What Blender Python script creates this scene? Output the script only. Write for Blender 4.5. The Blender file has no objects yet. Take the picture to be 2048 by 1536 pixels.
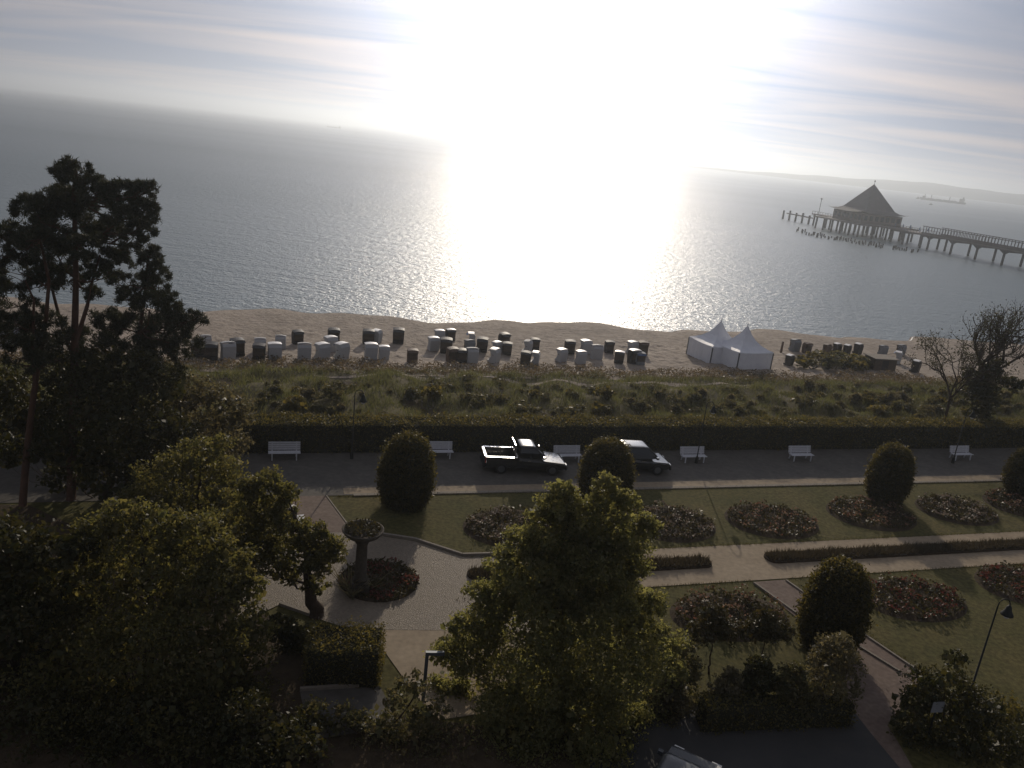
import bpy, math, random
import numpy as np
from mathutils import Matrix, Vector

# ------------------------------------------------------------------ camera, world, sun, exposure
SC = bpy.context.scene
COL = SC.collection
FPX = 1607.0                       # focal length in pixels of a 2048 wide frame
ROLL = math.radians(6.41)
PITCH = math.atan(482.0 / FPX)
CAM_Z = 23.0                       # metres above the sea
FWD = np.array([0, math.cos(PITCH), -math.sin(PITCH)])
UP0 = np.array([0, math.sin(PITCH), math.cos(PITCH)])
R0 = np.array([1.0, 0, 0])
RIGHT = R0 * math.cos(ROLL) + UP0 * math.sin(ROLL)
UP = -R0 * math.sin(ROLL) + UP0 * math.cos(ROLL)
cam_data = bpy.data.cameras.new('camera')
cam_data.sensor_width = 36.0
cam_data.lens = 36.0 * FPX / 2048.0
cam_data.clip_start = 0.1
cam_data.clip_end = 60000.0
cam = bpy.data.objects.new('camera', cam_data)
COL.objects.link(cam)
m = Matrix.Identity(4)
for i in range(3):
    m[i][0], m[i][1], m[i][2] = RIGHT[i], UP[i], -FWD[i]
m[2][3] = CAM_Z
cam.matrix_world = m
SC.camera = cam

SUN_AZ, SUN_EL = math.radians(2.0), math.radians(18.75)
SUN = Vector((math.sin(SUN_AZ) * math.cos(SUN_EL), math.cos(SUN_AZ) * math.cos(SUN_EL), math.sin(SUN_EL)))

world = bpy.data.worlds.new('World')
SC.world = world
world.use_nodes = True
wn, wl = world.node_tree.nodes, world.node_tree.links
wn.clear()
def N(kind, **kw):
    n = wn.new(kind)
    for k, v in kw.items():
        setattr(n, k, v)
    return n
def wmath(op, a, b=None, c=None):
    n = N('ShaderNodeMath', operation=op)
    for i, v in enumerate((a, b, c)):
        if v is None:
            continue
        if isinstance(v, (int, float)):
            n.inputs[i].default_value = v
        else:
            wl.new(v, n.inputs[i])
    return n.outputs[0]
def wmix(fac, a, b, blend='MIX'):
    n = N('ShaderNodeMix', data_type='RGBA', blend_type=blend)
    n.clamp_factor = True
    for idx, v in ((0, fac), (6, a), (7, b)):
        if isinstance(v, (int, float)):
            n.inputs[idx].default_value = v
        elif isinstance(v, tuple):
            n.inputs[idx].default_value = v
        else:
            wl.new(v, n.inputs[idx])
    return n.outputs[2]
sky = N('ShaderNodeTexSky', sky_type='NISHITA')
sky.sun_disc = False
sky.sun_elevation = SUN_EL
sky.sun_rotation = SUN_AZ
sky.altitude = 20
sky.air_density = 1.0
sky.dust_density = 1.0
sky.ozone_density = 1.0
tc = N('ShaderNodeTexCoord')
sep = N('ShaderNodeSeparateXYZ')
wl.new(tc.outputs['Generated'], sep.inputs[0])
dotn = N('ShaderNodeVectorMath', operation='DOT_PRODUCT')
wl.new(tc.outputs['Generated'], dotn.inputs[0])
dotn.inputs[1].default_value = SUN
cosang = wmath('MAXIMUM', dotn.outputs['Value'], 0.0)
# aureole of the thin cloud veil in front of the sun (forward scattering)
glow = wmath('ADD', wmath('MULTIPLY', wmath('POWER', cosang, 36.0), 42.0),
             wmath('MULTIPLY', wmath('POWER', cosang, 10.0), 3.0))
# cirrus on a flat layer high above: perspective comes from dividing by height
zc = wmath('ADD', wmath('MAXIMUM', sep.outputs['Z'], 0.0), 0.045)
cx = wmath('DIVIDE', sep.outputs['X'], zc)
cy = wmath('DIVIDE', sep.outputs['Y'], zc)
comb = N('ShaderNodeCombineXYZ')
wl.new(cx, comb.inputs[0]); wl.new(cy, comb.inputs[1])
mp = N('ShaderNodeMapping')
mp.inputs['Rotation'].default_value = (0, 0, math.radians(-9))
mp.inputs['Scale'].default_value = (0.30, 0.9, 1.0)
wl.new(comb.outputs[0], mp.inputs[0])
n1 = N('ShaderNodeTexNoise')
n1.inputs['Scale'].default_value = 0.62
n1.inputs['Detail'].default_value = 8.0
n1.inputs['Roughness'].default_value = 0.5
n1.inputs['Distortion'].default_value = 1.1
wl.new(mp.outputs[0], n1.inputs['Vector'])
ramp = N('ShaderNodeMapRange')
ramp.inputs['From Min'].default_value = 0.38
ramp.inputs['From Max'].default_value = 0.72
wl.new(n1.outputs['Fac'], ramp.inputs['Value'])
cmask = wmath('MULTIPLY', ramp.outputs[0], 0.85)
bw = N('ShaderNodeRGBToBW')
wl.new(sky.outputs[0], bw.inputs[0])
gcol = N('ShaderNodeVectorMath', operation='SCALE')
gcol.inputs[0].default_value = (0.93, 1.0, 1.09)
wl.new(bw.outputs[0], gcol.inputs['Scale'])
base = wmix(0.80, sky.outputs[0], gcol.outputs[0])             # the high veil greys the colours
base = wmix(0.74, base, (5.5, 5.45, 5.6, 1))                   # an even sheet of thin high cloud
glo = N('ShaderNodeVectorMath', operation='SCALE')
glo.inputs[0].default_value = (1.0, 0.99, 0.97)
wl.new(glow, glo.inputs['Scale'])
base = wmix(1.0, base, glo.outputs[0], 'ADD')
bright = wmix(1.0, base, (1.62, 1.40, 1.32, 1), 'MULTIPLY')    # lit streaks of cloud
gaps = wmix(1.0, base, (0.74, 0.85, 1.10, 1), 'MULTIPLY')
tot = wmix(cmask, gaps, bright)
bg = N('ShaderNodeBackground')
bg.inputs['Strength'].default_value = 0.05
wl.new(tot, bg.inputs['Color'])
wo = N('ShaderNodeOutputWorld')
wl.new(bg.outputs[0], wo.inputs['Surface'])

sun_data = bpy.data.lights.new('sun', 'SUN')
sun_data.energy = 2.8
sun_data.angle = math.radians(0.5)
sun_data.color = (1.0, 0.87, 0.70)
sun = bpy.data.objects.new('sun', sun_data)
COL.objects.link(sun)
sun.rotation_euler = SUN.to_track_quat('Z', 'Y').to_euler()
sun.location = (0, 60, 80)

SC.view_settings.view_transform = 'Standard'
SC.view_settings.look = 'None'
SC.view_settings.exposure = -0.25
SC.view_settings.gamma = 1.0
SC.view_settings.use_curve_mapping = False
SC.render.engine = 'CYCLES'
SC.cycles.use_denoising = True
SC.cycles.max_bounces = 6
SC.cycles.diffuse_bounces = 2
SC.cycles.glossy_bounces = 2
SC.cycles.transmission_bounces = 4
SC.cycles.transparent_max_bounces = 6
SC.cycles.volume_bounces = 0
SC.cycles.sample_clamp_indirect = 3.0

# ------------------------------------------------------------------ places
CAMP = np.array([0, 0, CAM_Z])
def ray(x, y):
    d = FWD + RIGHT * ((x - 1024) / FPX) - UP * ((y - 768) / FPX)
    return d / np.linalg.norm(d)
def G(x, y, z=3.0):                     # the point of the level z that a sight line meets
    d = ray(x, y)
    return CAMP + d * ((z - CAM_Z) / d[2])
def P(x, y, Y):                         # the point of a sight line at the distance Y
    d = ray(x, y)
    return CAMP + d * (Y / d[1])
TH = math.radians(18.0)                 # shore, promenade and garden run at this angle
CT, ST = math.cos(TH), math.sin(TH)
def W(u, v, z=3.0):                     # u along the shore, v towards the sea
    return np.array([u * CT - v * ST, u * ST + v * CT, z])
def UV(p):
    return p[0] * CT + p[1] * ST, -p[0] * ST + p[1] * CT
def smooth(a, b, t):
    t = np.clip((t - a) / (b - a), 0, 1)
    return t * t * (3 - 2 * t)
def shore_v(u):                         # cusps of the waterline
    return 100.0 + 1.5 * np.sin(u * 0.19 + 0.6) + 0.9 * np.sin(u * 0.43 + 2.0) + 0.4 * np.sin(u * 0.9)
def beach_z(u, v):
    s = shore_v(u)
    return np.interp(v - (s - 100.0) * smooth(80, 100, v), [60, 66, 70, 78, 92, 97, 100, 106, 130],
                     [3.0, 2.75, 2.35, 1.85, 1.25, 0.75, 0.03, -0.6, -2.5])
def GB(x, y):                           # on the beach
    z = 2.0
    for _ in range(12):
        p = G(x, y, z)
        u, v = UV(p)
        z = 0.5 * z + 0.5 * float(beach_z(u, v))
    return G(x, y, z)

# ------------------------------------------------------------------ materials
def mat(name, col, rough=0.8, spec=0.4, metal=0.0, var=None, vscale=3.0, bump=0.0, bscale=20.0, bdist=0.02, detail=6.0, coat=0.0, stretch=None):
    mt = bpy.data.materials.new(name)
    mt.use_nodes = True
    nt = mt.node_tree
    b = nt.nodes['Principled BSDF']
    b.inputs['Base Color'].default_value = (*col, 1)
    b.inputs['Roughness'].default_value = rough
    b.inputs['Specular IOR Level'].default_value = spec
    b.inputs['Metallic'].default_value = metal
    b.inputs['Coat Weight'].default_value = coat
    b.inputs['Coat Roughness'].default_value = 0.05
    if var or bump:
        co = nt.nodes.new('ShaderNodeTexCoord')
        src = co.outputs['Object']
        if stretch:
            mpn = nt.nodes.new('ShaderNodeMapping')
            mpn.inputs['Rotation'].default_value = (0, 0, stretch[0])
            mpn.inputs['Scale'].default_value = stretch[1]
            nt.links.new(src, mpn.inputs[0])
            src = mpn.outputs[0]
    if var:
        n = nt.nodes.new('ShaderNodeTexNoise')
        n.inputs['Scale'].default_value = vscale
        n.inputs['Detail'].default_value = detail
        n.inputs['Roughness'].default_value = 0.65
        nt.links.new(src, n.inputs['Vector'])
        r = nt.nodes.new('ShaderNodeValToRGB')
        r.color_ramp.elements[0].position = 0.34
        r.color_ramp.elements[1].position = 0.68
        r.color_ramp.elements[0].color = (*col, 1)
        r.color_ramp.elements[1].color = (*var, 1)
        nt.links.new(n.outputs['Fac'], r.inputs[0])
        nt.links.new(r.outputs[0], b.inputs['Base Color'])
    if bump:
        n = nt.nodes.new('ShaderNodeTexNoise')
        n.inputs['Scale'].default_value = bscale
        n.inputs['Detail'].default_value = detail
        nt.links.new(src, n.inputs['Vector'])
        bp = nt.nodes.new('ShaderNodeBump')
        bp.inputs['Strength'].default_value = bump
        bp.inputs['Distance'].default_value = bdist
        nt.links.new(n.outputs['Fac'], bp.inputs['Height'])
        nt.links.new(bp.outputs[0], b.inputs['Normal'])
    return mt

def leaf_mat(name, cols, trans=0.35, rough=0.5, spec=0.25, tcol=None):
    mt = bpy.data.materials.new(name)
    mt.use_nodes = True
    nt = mt.node_tree
    nt.nodes.clear()
    geo = nt.nodes.new('ShaderNodeNewGeometry')
    r = nt.nodes.new('ShaderNodeValToRGB')
    while len(r.color_ramp.elements) < len(cols):
        r.color_ramp.elements.new(0.5)
    for i, c in enumerate(cols):
        r.color_ramp.elements[i].position = i / max(1, len(cols) - 1)
        r.color_ramp.elements[i].color = (*c, 1)
    nt.links.new(geo.outputs['Random Per Island'], r.inputs[0])
    b = nt.nodes.new('ShaderNodeBsdfPrincipled')
    b.inputs['Roughness'].default_value = rough
    b.inputs['Specular IOR Level'].default_value = spec
    nt.links.new(r.outputs[0], b.inputs['Base Color'])
    t = nt.nodes.new('ShaderNodeBsdfTranslucent')
    mx = nt.nodes.new('ShaderNodeMix')
    mx.data_type = 'RGBA'
    mx.blend_type = 'MULTIPLY'
    mx.inputs[0].default_value = 1.0
    mx.inputs[7].default_value = (*(tcol or (1.25, 1.15, 0.6)), 1)
    nt.links.new(r.outputs[0], mx.inputs[6])
    nt.links.new(mx.outputs[2], t.inputs['Color'])
    ms = nt.nodes.new('ShaderNodeMixShader')
    ms.inputs[0].default_value = trans
    nt.links.new(b.outputs[0], ms.inputs[1])
    nt.links.new(t.outputs[0], ms.inputs[2])
    o = nt.nodes.new('ShaderNodeOutputMaterial')
    nt.links.new(ms.outputs[0], o.inputs['Surface'])
    return mt

M = {}
M['sand'] = mat('sand', (0.365, 0.305, 0.245), 0.9, 0.12, var=(0.23, 0.19, 0.152), vscale=1.1, bump=1.0, bscale=2.0, bdist=0.22)
M['foam'] = mat('foam', (0.75, 0.74, 0.70), 0.6, 0.3, bump=0.5, bscale=8)
M['lawn'] = mat('lawn', (0.075, 0.072, 0.026), 0.95, 0.1, var=(0.115, 0.096, 0.038), vscale=0.35, bump=0.7, bscale=26, bdist=0.03)
def mottle(mt, scale, amount):
    nt = mt.node_tree
    b = nt.nodes['Principled BSDF']
    src = b.inputs['Base Color'].links[0].from_socket
    co = nt.nodes.new('ShaderNodeTexCoord')
    n = nt.nodes.new('ShaderNodeTexNoise')
    n.inputs['Scale'].default_value = scale
    n.inputs['Detail'].default_value = 5
    nt.links.new(co.outputs['Object'], n.inputs['Vector'])
    mr = nt.nodes.new('ShaderNodeMapRange')
    mr.inputs['From Min'].default_value = 0.3
    mr.inputs['From Max'].default_value = 0.7
    mr.inputs['To Min'].default_value = 1 - amount
    mr.inputs['To Max'].default_value = 1 + amount
    nt.links.new(n.outputs['Fac'], mr.inputs['Value'])
    sc = nt.nodes.new('ShaderNodeVectorMath')
    sc.operation = 'SCALE'
    nt.links.new(src, sc.inputs[0])
    nt.links.new(mr.outputs[0], sc.inputs['Scale'])
    nt.links.new(sc.outputs[0], b.inputs['Base Color'])
mottle(M['lawn'], 5.0, 0.34)
mottle(M['lawn'], 45.0, 0.3)
M['dune_soil'] = mat('dune_soil', (0.10, 0.088, 0.045), 0.95, 0.1, var=(0.15, 0.125, 0.075), vscale=0.5, bump=0.8, bscale=5, bdist=0.1)
M['earth'] = mat('earth', (0.045, 0.034, 0.022), 0.95, 0.1, var=(0.075, 0.055, 0.035), vscale=2.0, bump=0.8, bscale=12, bdist=0.05)
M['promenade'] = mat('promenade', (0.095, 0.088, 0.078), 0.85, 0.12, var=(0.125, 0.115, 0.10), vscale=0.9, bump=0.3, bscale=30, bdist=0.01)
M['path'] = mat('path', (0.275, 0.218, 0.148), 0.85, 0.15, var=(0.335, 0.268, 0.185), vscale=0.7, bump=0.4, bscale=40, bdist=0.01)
M['brick_path'] = mat('brick_path', (0.15, 0.11, 0.088), 0.85, 0.15, var=(0.19, 0.145, 0.115), vscale=1.3, bump=0.4, bscale=30, bdist=0.01)
M['asphalt'] = mat('asphalt', (0.045, 0.045, 0.045), 0.8, 0.3, var=(0.06, 0.058, 0.055), vscale=1.0, bump=0.4, bscale=60, bdist=0.01)
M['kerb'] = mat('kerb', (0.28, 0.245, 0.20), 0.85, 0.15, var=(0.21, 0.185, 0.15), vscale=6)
M['stone'] = mat('stone', (0.06, 0.052, 0.042), 0.9, 0.15, var=(0.10, 0.085, 0.068), vscale=5, bump=0.6, bscale=14, bdist=0.03)
mottle(M['path'], 4.0, 0.14)
mottle(M['promenade'], 3.0, 0.14)
mottle(M['brick_path'], 5.0, 0.2)
mottle(M['sand'], 0.25, 0.16)
M['white_paint'] = mat('white_paint', (0.62, 0.63, 0.65), 0.6, 0.3, var=(0.5, 0.5, 0.52), vscale=9)
M['wicker_white'] = mat('wicker_white', (0.42, 0.42, 0.42), 0.65, 0.3, var=(0.34, 0.34, 0.34), vscale=14, bump=0.3, bscale=40)
M['wicker_grey'] = mat('wicker_grey', (0.22, 0.23, 0.24), 0.65, 0.3, var=(0.17, 0.18, 0.19), vscale=14, bump=0.3, bscale=40)
M['wicker_dark'] = mat('wicker_dark', (0.035, 0.032, 0.03), 0.6, 0.3, var=(0.055, 0.048, 0.042), vscale=14, bump=0.3, bscale=40)
M['wicker_brown'] = mat('wicker_brown', (0.10, 0.065, 0.045), 0.6, 0.3, var=(0.13, 0.085, 0.06), vscale=14, bump=0.3, bscale=40)
M['roof_plastic'] = mat('roof_plastic', (0.80, 0.78, 0.74), 0.46, 0.9)
M['dark_cover'] = mat('dark_cover', (0.05, 0.05, 0.055), 0.55, 0.3, var=(0.075, 0.072, 0.07), vscale=6)
M['wood_dark'] = mat('wood_dark', (0.075, 0.055, 0.04), 0.75, 0.3, var=(0.12, 0.09, 0.065), vscale=5)
M['canvas_blue'] = mat('canvas_blue', (0.10, 0.14, 0.24), 0.8, 0.2)
M['canvas_red'] = mat('canvas_red', (0.30, 0.07, 0.05), 0.8, 0.2)
M['tent'] = mat('tent', (0.76, 0.77, 0.79), 0.55, 0.3, var=(0.68, 0.69, 0.72), vscale=1.2)
M['steel'] = mat('steel', (0.10, 0.11, 0.12), 0.45, 0.5, metal=0.6)
M['lamp_metal'] = mat('lamp_metal', (0.014, 0.016, 0.014), 0.6, 0.25)
M['lamp_glass'] = mat('lamp_glass', (0.8, 0.8, 0.78), 0.12, 0.6)
M['car_paint'] = mat('car_paint', (0.014, 0.016, 0.018), 0.24, 0.4, coat=0.5)
M['car_paint_silver'] = mat('car_paint_silver', (0.03, 0.037, 0.045), 0.38, 0.4, coat=0.15)
M['car_glass'] = mat('car_glass', (0.012, 0.014, 0.016), 0.06, 0.6)
M['rubber'] = mat('rubber', (0.02, 0.02, 0.02), 0.8, 0.2)
M['chrome'] = mat('chrome', (0.6, 0.6, 0.6), 0.2, 0.5, metal=1.0)
M['head_light'] = mat('head_light', (0.6, 0.6, 0.58), 0.12, 0.6)
M['tail_light'] = mat('tail_light', (0.25, 0.02, 0.015), 0.2, 0.5)
M['pier_wood'] = mat('pier_wood', (0.11, 0.095, 0.085), 0.8, 0.3, var=(0.15, 0.13, 0.115), vscale=0.6)
M['pier_pile'] = mat('pier_pile', (0.075, 0.068, 0.062), 0.8, 0.3, var=(0.11, 0.10, 0.09), vscale=0.8)
M['pier_roof'] = mat('pier_roof', (0.085, 0.08, 0.085), 0.8, 0.3, var=(0.115, 0.105, 0.105), vscale=0.8, bump=0.3, bscale=3, bdist=0.05)
M['pier_wall'] = mat('pier_wall', (0.13, 0.11, 0.10), 0.8, 0.3, var=(0.17, 0.145, 0.13), vscale=0.6)
M['pane'] = mat('pane', (0.03, 0.04, 0.05), 0.08, 0.6)
M['ship_hull'] = mat('ship_hull', (0.025, 0.03, 0.04), 0.7, 0.2, var=(0.04, 0.042, 0.05), vscale=0.05)
M['ship_white'] = mat('ship_white', (0.2, 0.2, 0.2), 0.6, 0.3)
M['hill'] = mat('hill', (0.045, 0.06, 0.04), 0.95, 0.1, var=(0.07, 0.08, 0.05), vscale=0.01)
M['bark'] = mat('bark', (0.040, 0.028, 0.020), 0.9, 0.2, var=(0.07, 0.048, 0.033), vscale=5, bump=0.8, bscale=12, bdist=0.05)
M['bark_pine'] = mat('bark_pine', (0.065, 0.038, 0.026), 0.9, 0.2, var=(0.10, 0.055, 0.035), vscale=4, bump=0.8, bscale=10, bdist=0.05)
M['pine'] = leaf_mat('pine_needles', [(0.026, 0.032, 0.018), (0.042, 0.048, 0.026), (0.06, 0.055, 0.03)], 0.25, 0.6)
M['leaf'] = leaf_mat('broad_leaf', [(0.065, 0.07, 0.03), (0.105, 0.102, 0.044), (0.145, 0.128, 0.058)], 0.58, tcol=(1.8, 1.65, 0.95))
M['leaf_maple'] = leaf_mat('maple_leaf', [(0.10, 0.11, 0.05), (0.145, 0.145, 0.066), (0.19, 0.178, 0.088)], 0.6, tcol=(2.0, 1.85, 1.1))
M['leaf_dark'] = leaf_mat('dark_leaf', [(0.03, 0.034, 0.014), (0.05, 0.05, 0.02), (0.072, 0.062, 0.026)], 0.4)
M['leaf_grey'] = leaf_mat('grey_leaf', [(0.075, 0.072, 0.042), (0.115, 0.105, 0.062), (0.16, 0.14, 0.085)], 0.5, tcol=(1.5, 1.35, 0.95))
M['yew'] = leaf_mat('yew_sprig', [(0.036, 0.038, 0.016), (0.07, 0.065, 0.026), (0.12, 0.10, 0.04)], 0.55, tcol=(1.6, 1.4, 0.7))
M['hedge'] = leaf_mat('hedge_leaf', [(0.055, 0.056, 0.024), (0.10, 0.092, 0.036), (0.15, 0.125, 0.05)], 0.5, tcol=(1.6, 1.4, 0.7))
M['dark_core'] = mat('hedge_core', (0.035, 0.034, 0.022), 1.0, 0.0)
M['dune_grass'] = leaf_mat('dune_grass', [(0.075, 0.085, 0.04), (0.115, 0.118, 0.058), (0.165, 0.155, 0.09)], 0.5, tcol=(1.4, 1.35, 0.85))
M['brush'] = leaf_mat('brush_leaf', [(0.08, 0.066, 0.042), (0.12, 0.10, 0.06), (0.15, 0.12, 0.078)], 0.45, tcol=(1.4, 1.2, 0.9))
M['rose_leaf'] = leaf_mat('rose_leaf', [(0.066, 0.07, 0.032), (0.10, 0.096, 0.046), (0.145, 0.122, 0.07)], 0.5, tcol=(1.4, 1.28, 0.85))
M['lawn_blade'] = leaf_mat('lawn_blade', [(0.075, 0.080, 0.024), (0.105, 0.098, 0.032), (0.13, 0.11, 0.04)], 0.3)
M['bed_leaf'] = leaf_mat('bed_leaf', [(0.042, 0.042, 0.018), (0.068, 0.058, 0.026), (0.085, 0.066, 0.036)], 0.3)
M['petal_pink'] = leaf_mat('petal_pink', [(0.18, 0.08, 0.06), (0.24, 0.15, 0.10), (0.30, 0.23, 0.16)], 0.4, tcol=(1.1, 1.0, 0.9))
M['petal_red'] = leaf_mat('petal_red', [(0.10, 0.028, 0.022), (0.14, 0.045, 0.035), (0.19, 0.085, 0.06)], 0.4, tcol=(1.1, 1.0, 0.9))
M['petal_white'] = leaf_mat('petal_white', [(0.20, 0.165, 0.13), (0.27, 0.235, 0.20), (0.14, 0.10, 0.08)], 0.4, tcol=(1.1, 1.0, 0.9))
M['lavender'] = leaf_mat('lavender', [(0.065, 0.055, 0.036), (0.085, 0.070, 0.046), (0.075, 0.062, 0.05)], 0.35, tcol=(1.2, 1.1, 0.8))

def mat_sea():
    mt = bpy.data.materials.new('sea_water')
    mt.use_nodes = True
    nt = mt.node_tree
    L = nt.links
    b = nt.nodes['Principled BSDF']
    b.inputs['Base Color'].default_value = (0.14, 0.185, 0.20, 1)
    b.inputs['Roughness'].default_value = 0.16
    b.inputs['IOR'].default_value = 1.34
    b.inputs['Specular IOR Level'].default_value = 0.6
    co = nt.nodes.new('ShaderNodeTexCoord')
    prev = None
    for (sc, st, dist, rot) in (((0.09, 0.32, 1), 1.0, 0.34, 14), ((0.75, 1.15, 1), 1.0, 0.30, 24), ((2.8, 3.2, 1), 1.0, 0.13, 8)):
        mpn = nt.nodes.new('ShaderNodeMapping')
        mpn.inputs['Rotation'].default_value = (0, 0, math.radians(-rot))
        mpn.inputs['Scale'].default_value = sc
        L.new(co.outputs['Object'], mpn.inputs[0])
        n = nt.nodes.new('ShaderNodeTexNoise')
        n.inputs['Scale'].default_value = 1.0
        n.inputs['Detail'].default_value = 3.0
        n.inputs['Roughness'].default_value = 0.55
        L.new(mpn.outputs[0], n.inputs['Vector'])
        bp = nt.nodes.new('ShaderNodeBump')
        bp.inputs['Strength'].default_value = st
        bp.inputs['Distance'].default_value = dist
        L.new(n.outputs['Fac'], bp.inputs['Height'])
        if prev:
            L.new(prev, bp.inputs['Normal'])
        prev = bp.outputs[0]
    L.new(prev, b.inputs['Normal'])
    # calm slicks and gust patches
    mpn = nt.nodes.new('ShaderNodeMapping')
    mpn.inputs['Rotation'].default_value = (0, 0, math.radians(-12))
    mpn.inputs['Scale'].default_value = (0.0011, 0.006, 1)
    L.new(co.outputs['Object'], mpn.inputs[0])
    n = nt.nodes.new('ShaderNodeTexNoise')
    n.inputs['Detail'].default_value = 4
    n.inputs['Scale'].default_value = 1.0
    L.new(mpn.outputs[0], n.inputs['Vector'])
    mr = nt.nodes.new('ShaderNodeMapRange')
    mr.inputs['From Min'].default_value = 0.35
    mr.inputs['From Max'].default_value = 0.65
    mr.inputs['To Min'].default_value = 0.27
    mr.inputs['To Max'].default_value = 0.34
    L.new(n.outputs['Fac'], mr.inputs['Value'])
    sx = nt.nodes.new('ShaderNodeSeparateXYZ')
    L.new(co.outputs['Object'], sx.inputs[0])
    off = nt.nodes.new('ShaderNodeMapRange')
    off.interpolation_type = 'SMOOTHSTEP'
    off.inputs['From Min'].default_value = 90.0
    off.inputs['From Max'].default_value = 420.0
    off.inputs['To Min'].default_value = 0.0
    off.inputs['To Max'].default_value = 0.04
    L.new(sx.outputs['Y'], off.inputs['Value'])
    ad = nt.nodes.new('ShaderNodeMath')
    L.new(mr.outputs[0], ad.inputs[0]); L.new(off.outputs[0], ad.inputs[1])
    L.new(ad.outputs[0], b.inputs['Roughness'])
    return mt
M['sea'] = mat_sea()

def mat_cobble():
    mt = mat('cobbles', (0.22, 0.19, 0.155), 0.7, 0.25)
    nt = mt.node_tree
    L = nt.links
    b = nt.nodes['Principled BSDF']
    co = nt.nodes.new('ShaderNodeTexCoord')
    v = nt.nodes.new('ShaderNodeTexVoronoi')
    v.inputs['Scale'].default_value = 10.5
    L.new(co.outputs['Object'], v.inputs['Vector'])
    v2 = nt.nodes.new('ShaderNodeTexVoronoi')
    v2.feature = 'DISTANCE_TO_EDGE'
    v2.inputs['Scale'].default_value = 10.5
    L.new(co.outputs['Object'], v2.inputs['Vector'])
    r = nt.nodes.new('ShaderNodeValToRGB')
    r.color_ramp.elements[0].color = (0.18, 0.148, 0.108, 1)
    r.color_ramp.elements[1].color = (0.25, 0.208, 0.155, 1)
    L.new(v.outputs['Color'], r.inputs[0])
    L.new(r.outputs[0], b.inputs['Base Color'])
    mr = nt.nodes.new('ShaderNodeMapRange')
    mr.inputs['From Max'].default_value = 0.16
    L.new(v2.outputs['Distance'], mr.inputs['Value'])
    bp = nt.nodes.new('ShaderNodeBump')
    bp.inputs['Strength'].default_value = 0.7
    bp.inputs['Distance'].default_value = 0.03
    L.new(mr.outputs[0], bp.inputs['Height'])
    L.new(bp.outputs[0], b.inputs['Normal'])
    return mt
M['cobble'] = mat_cobble()

# ------------------------------------------------------------------ mesh helpers
def mesh_np(name, verts, faces, smooth_shade=False):
    verts = np.asarray(verts, dtype=np.float32)
    faces = np.asarray(faces, dtype=np.int32)
    me = bpy.data.meshes.new(name)
    k = faces.shape[1]
    me.vertices.add(len(verts))
    me.vertices.foreach_set('co', verts.ravel())
    me.loops.add(faces.size)
    me.loops.foreach_set('vertex_index', faces.ravel())
    me.polygons.add(len(faces))
    me.polygons.foreach_set('loop_start', np.arange(0, faces.size, k, dtype=np.int32))
    me.polygons.foreach_set('loop_total', np.full(len(faces), k, dtype=np.int32))
    if smooth_shade:
        me.polygons.foreach_set('use_smooth', np.ones(len(faces), dtype=bool))
    me.update()
    me.validate()
    return me

def link(name, me, material=None, parent=None, loc=None):
    o = bpy.data.objects.new(name, me)
    COL.objects.link(o)
    if material is not None and me is not None and not me.materials:
        me.materials.append(M[material] if isinstance(material, str) else material)
    if parent is not None:
        o.parent = parent
    if loc is not None:
        o.location = [float(c) for c in loc]
    return o

def tag(o, label=None, cat=None, group=None, kind=None):
    if label: o['label'] = label
    if cat: o['category'] = cat
    if group: o['group'] = group
    if kind: o['kind'] = kind
    return o

def thing(name, label, cat, loc, rz=0.0, group=None):
    o = bpy.data.objects.new(name, None)
    COL.objects.link(o)
    o.empty_display_size = 0.3
    o.location = [float(c) for c in loc]
    o.rotation_euler = (0, 0, rz)
    return tag(o, label, cat, group)

def copy_tree(o, parent=None):
    c = o.copy()
    COL.objects.link(c)
    c.parent = parent
    for ch in list(o.children):
        copy_tree(ch, c)
    return c

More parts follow.
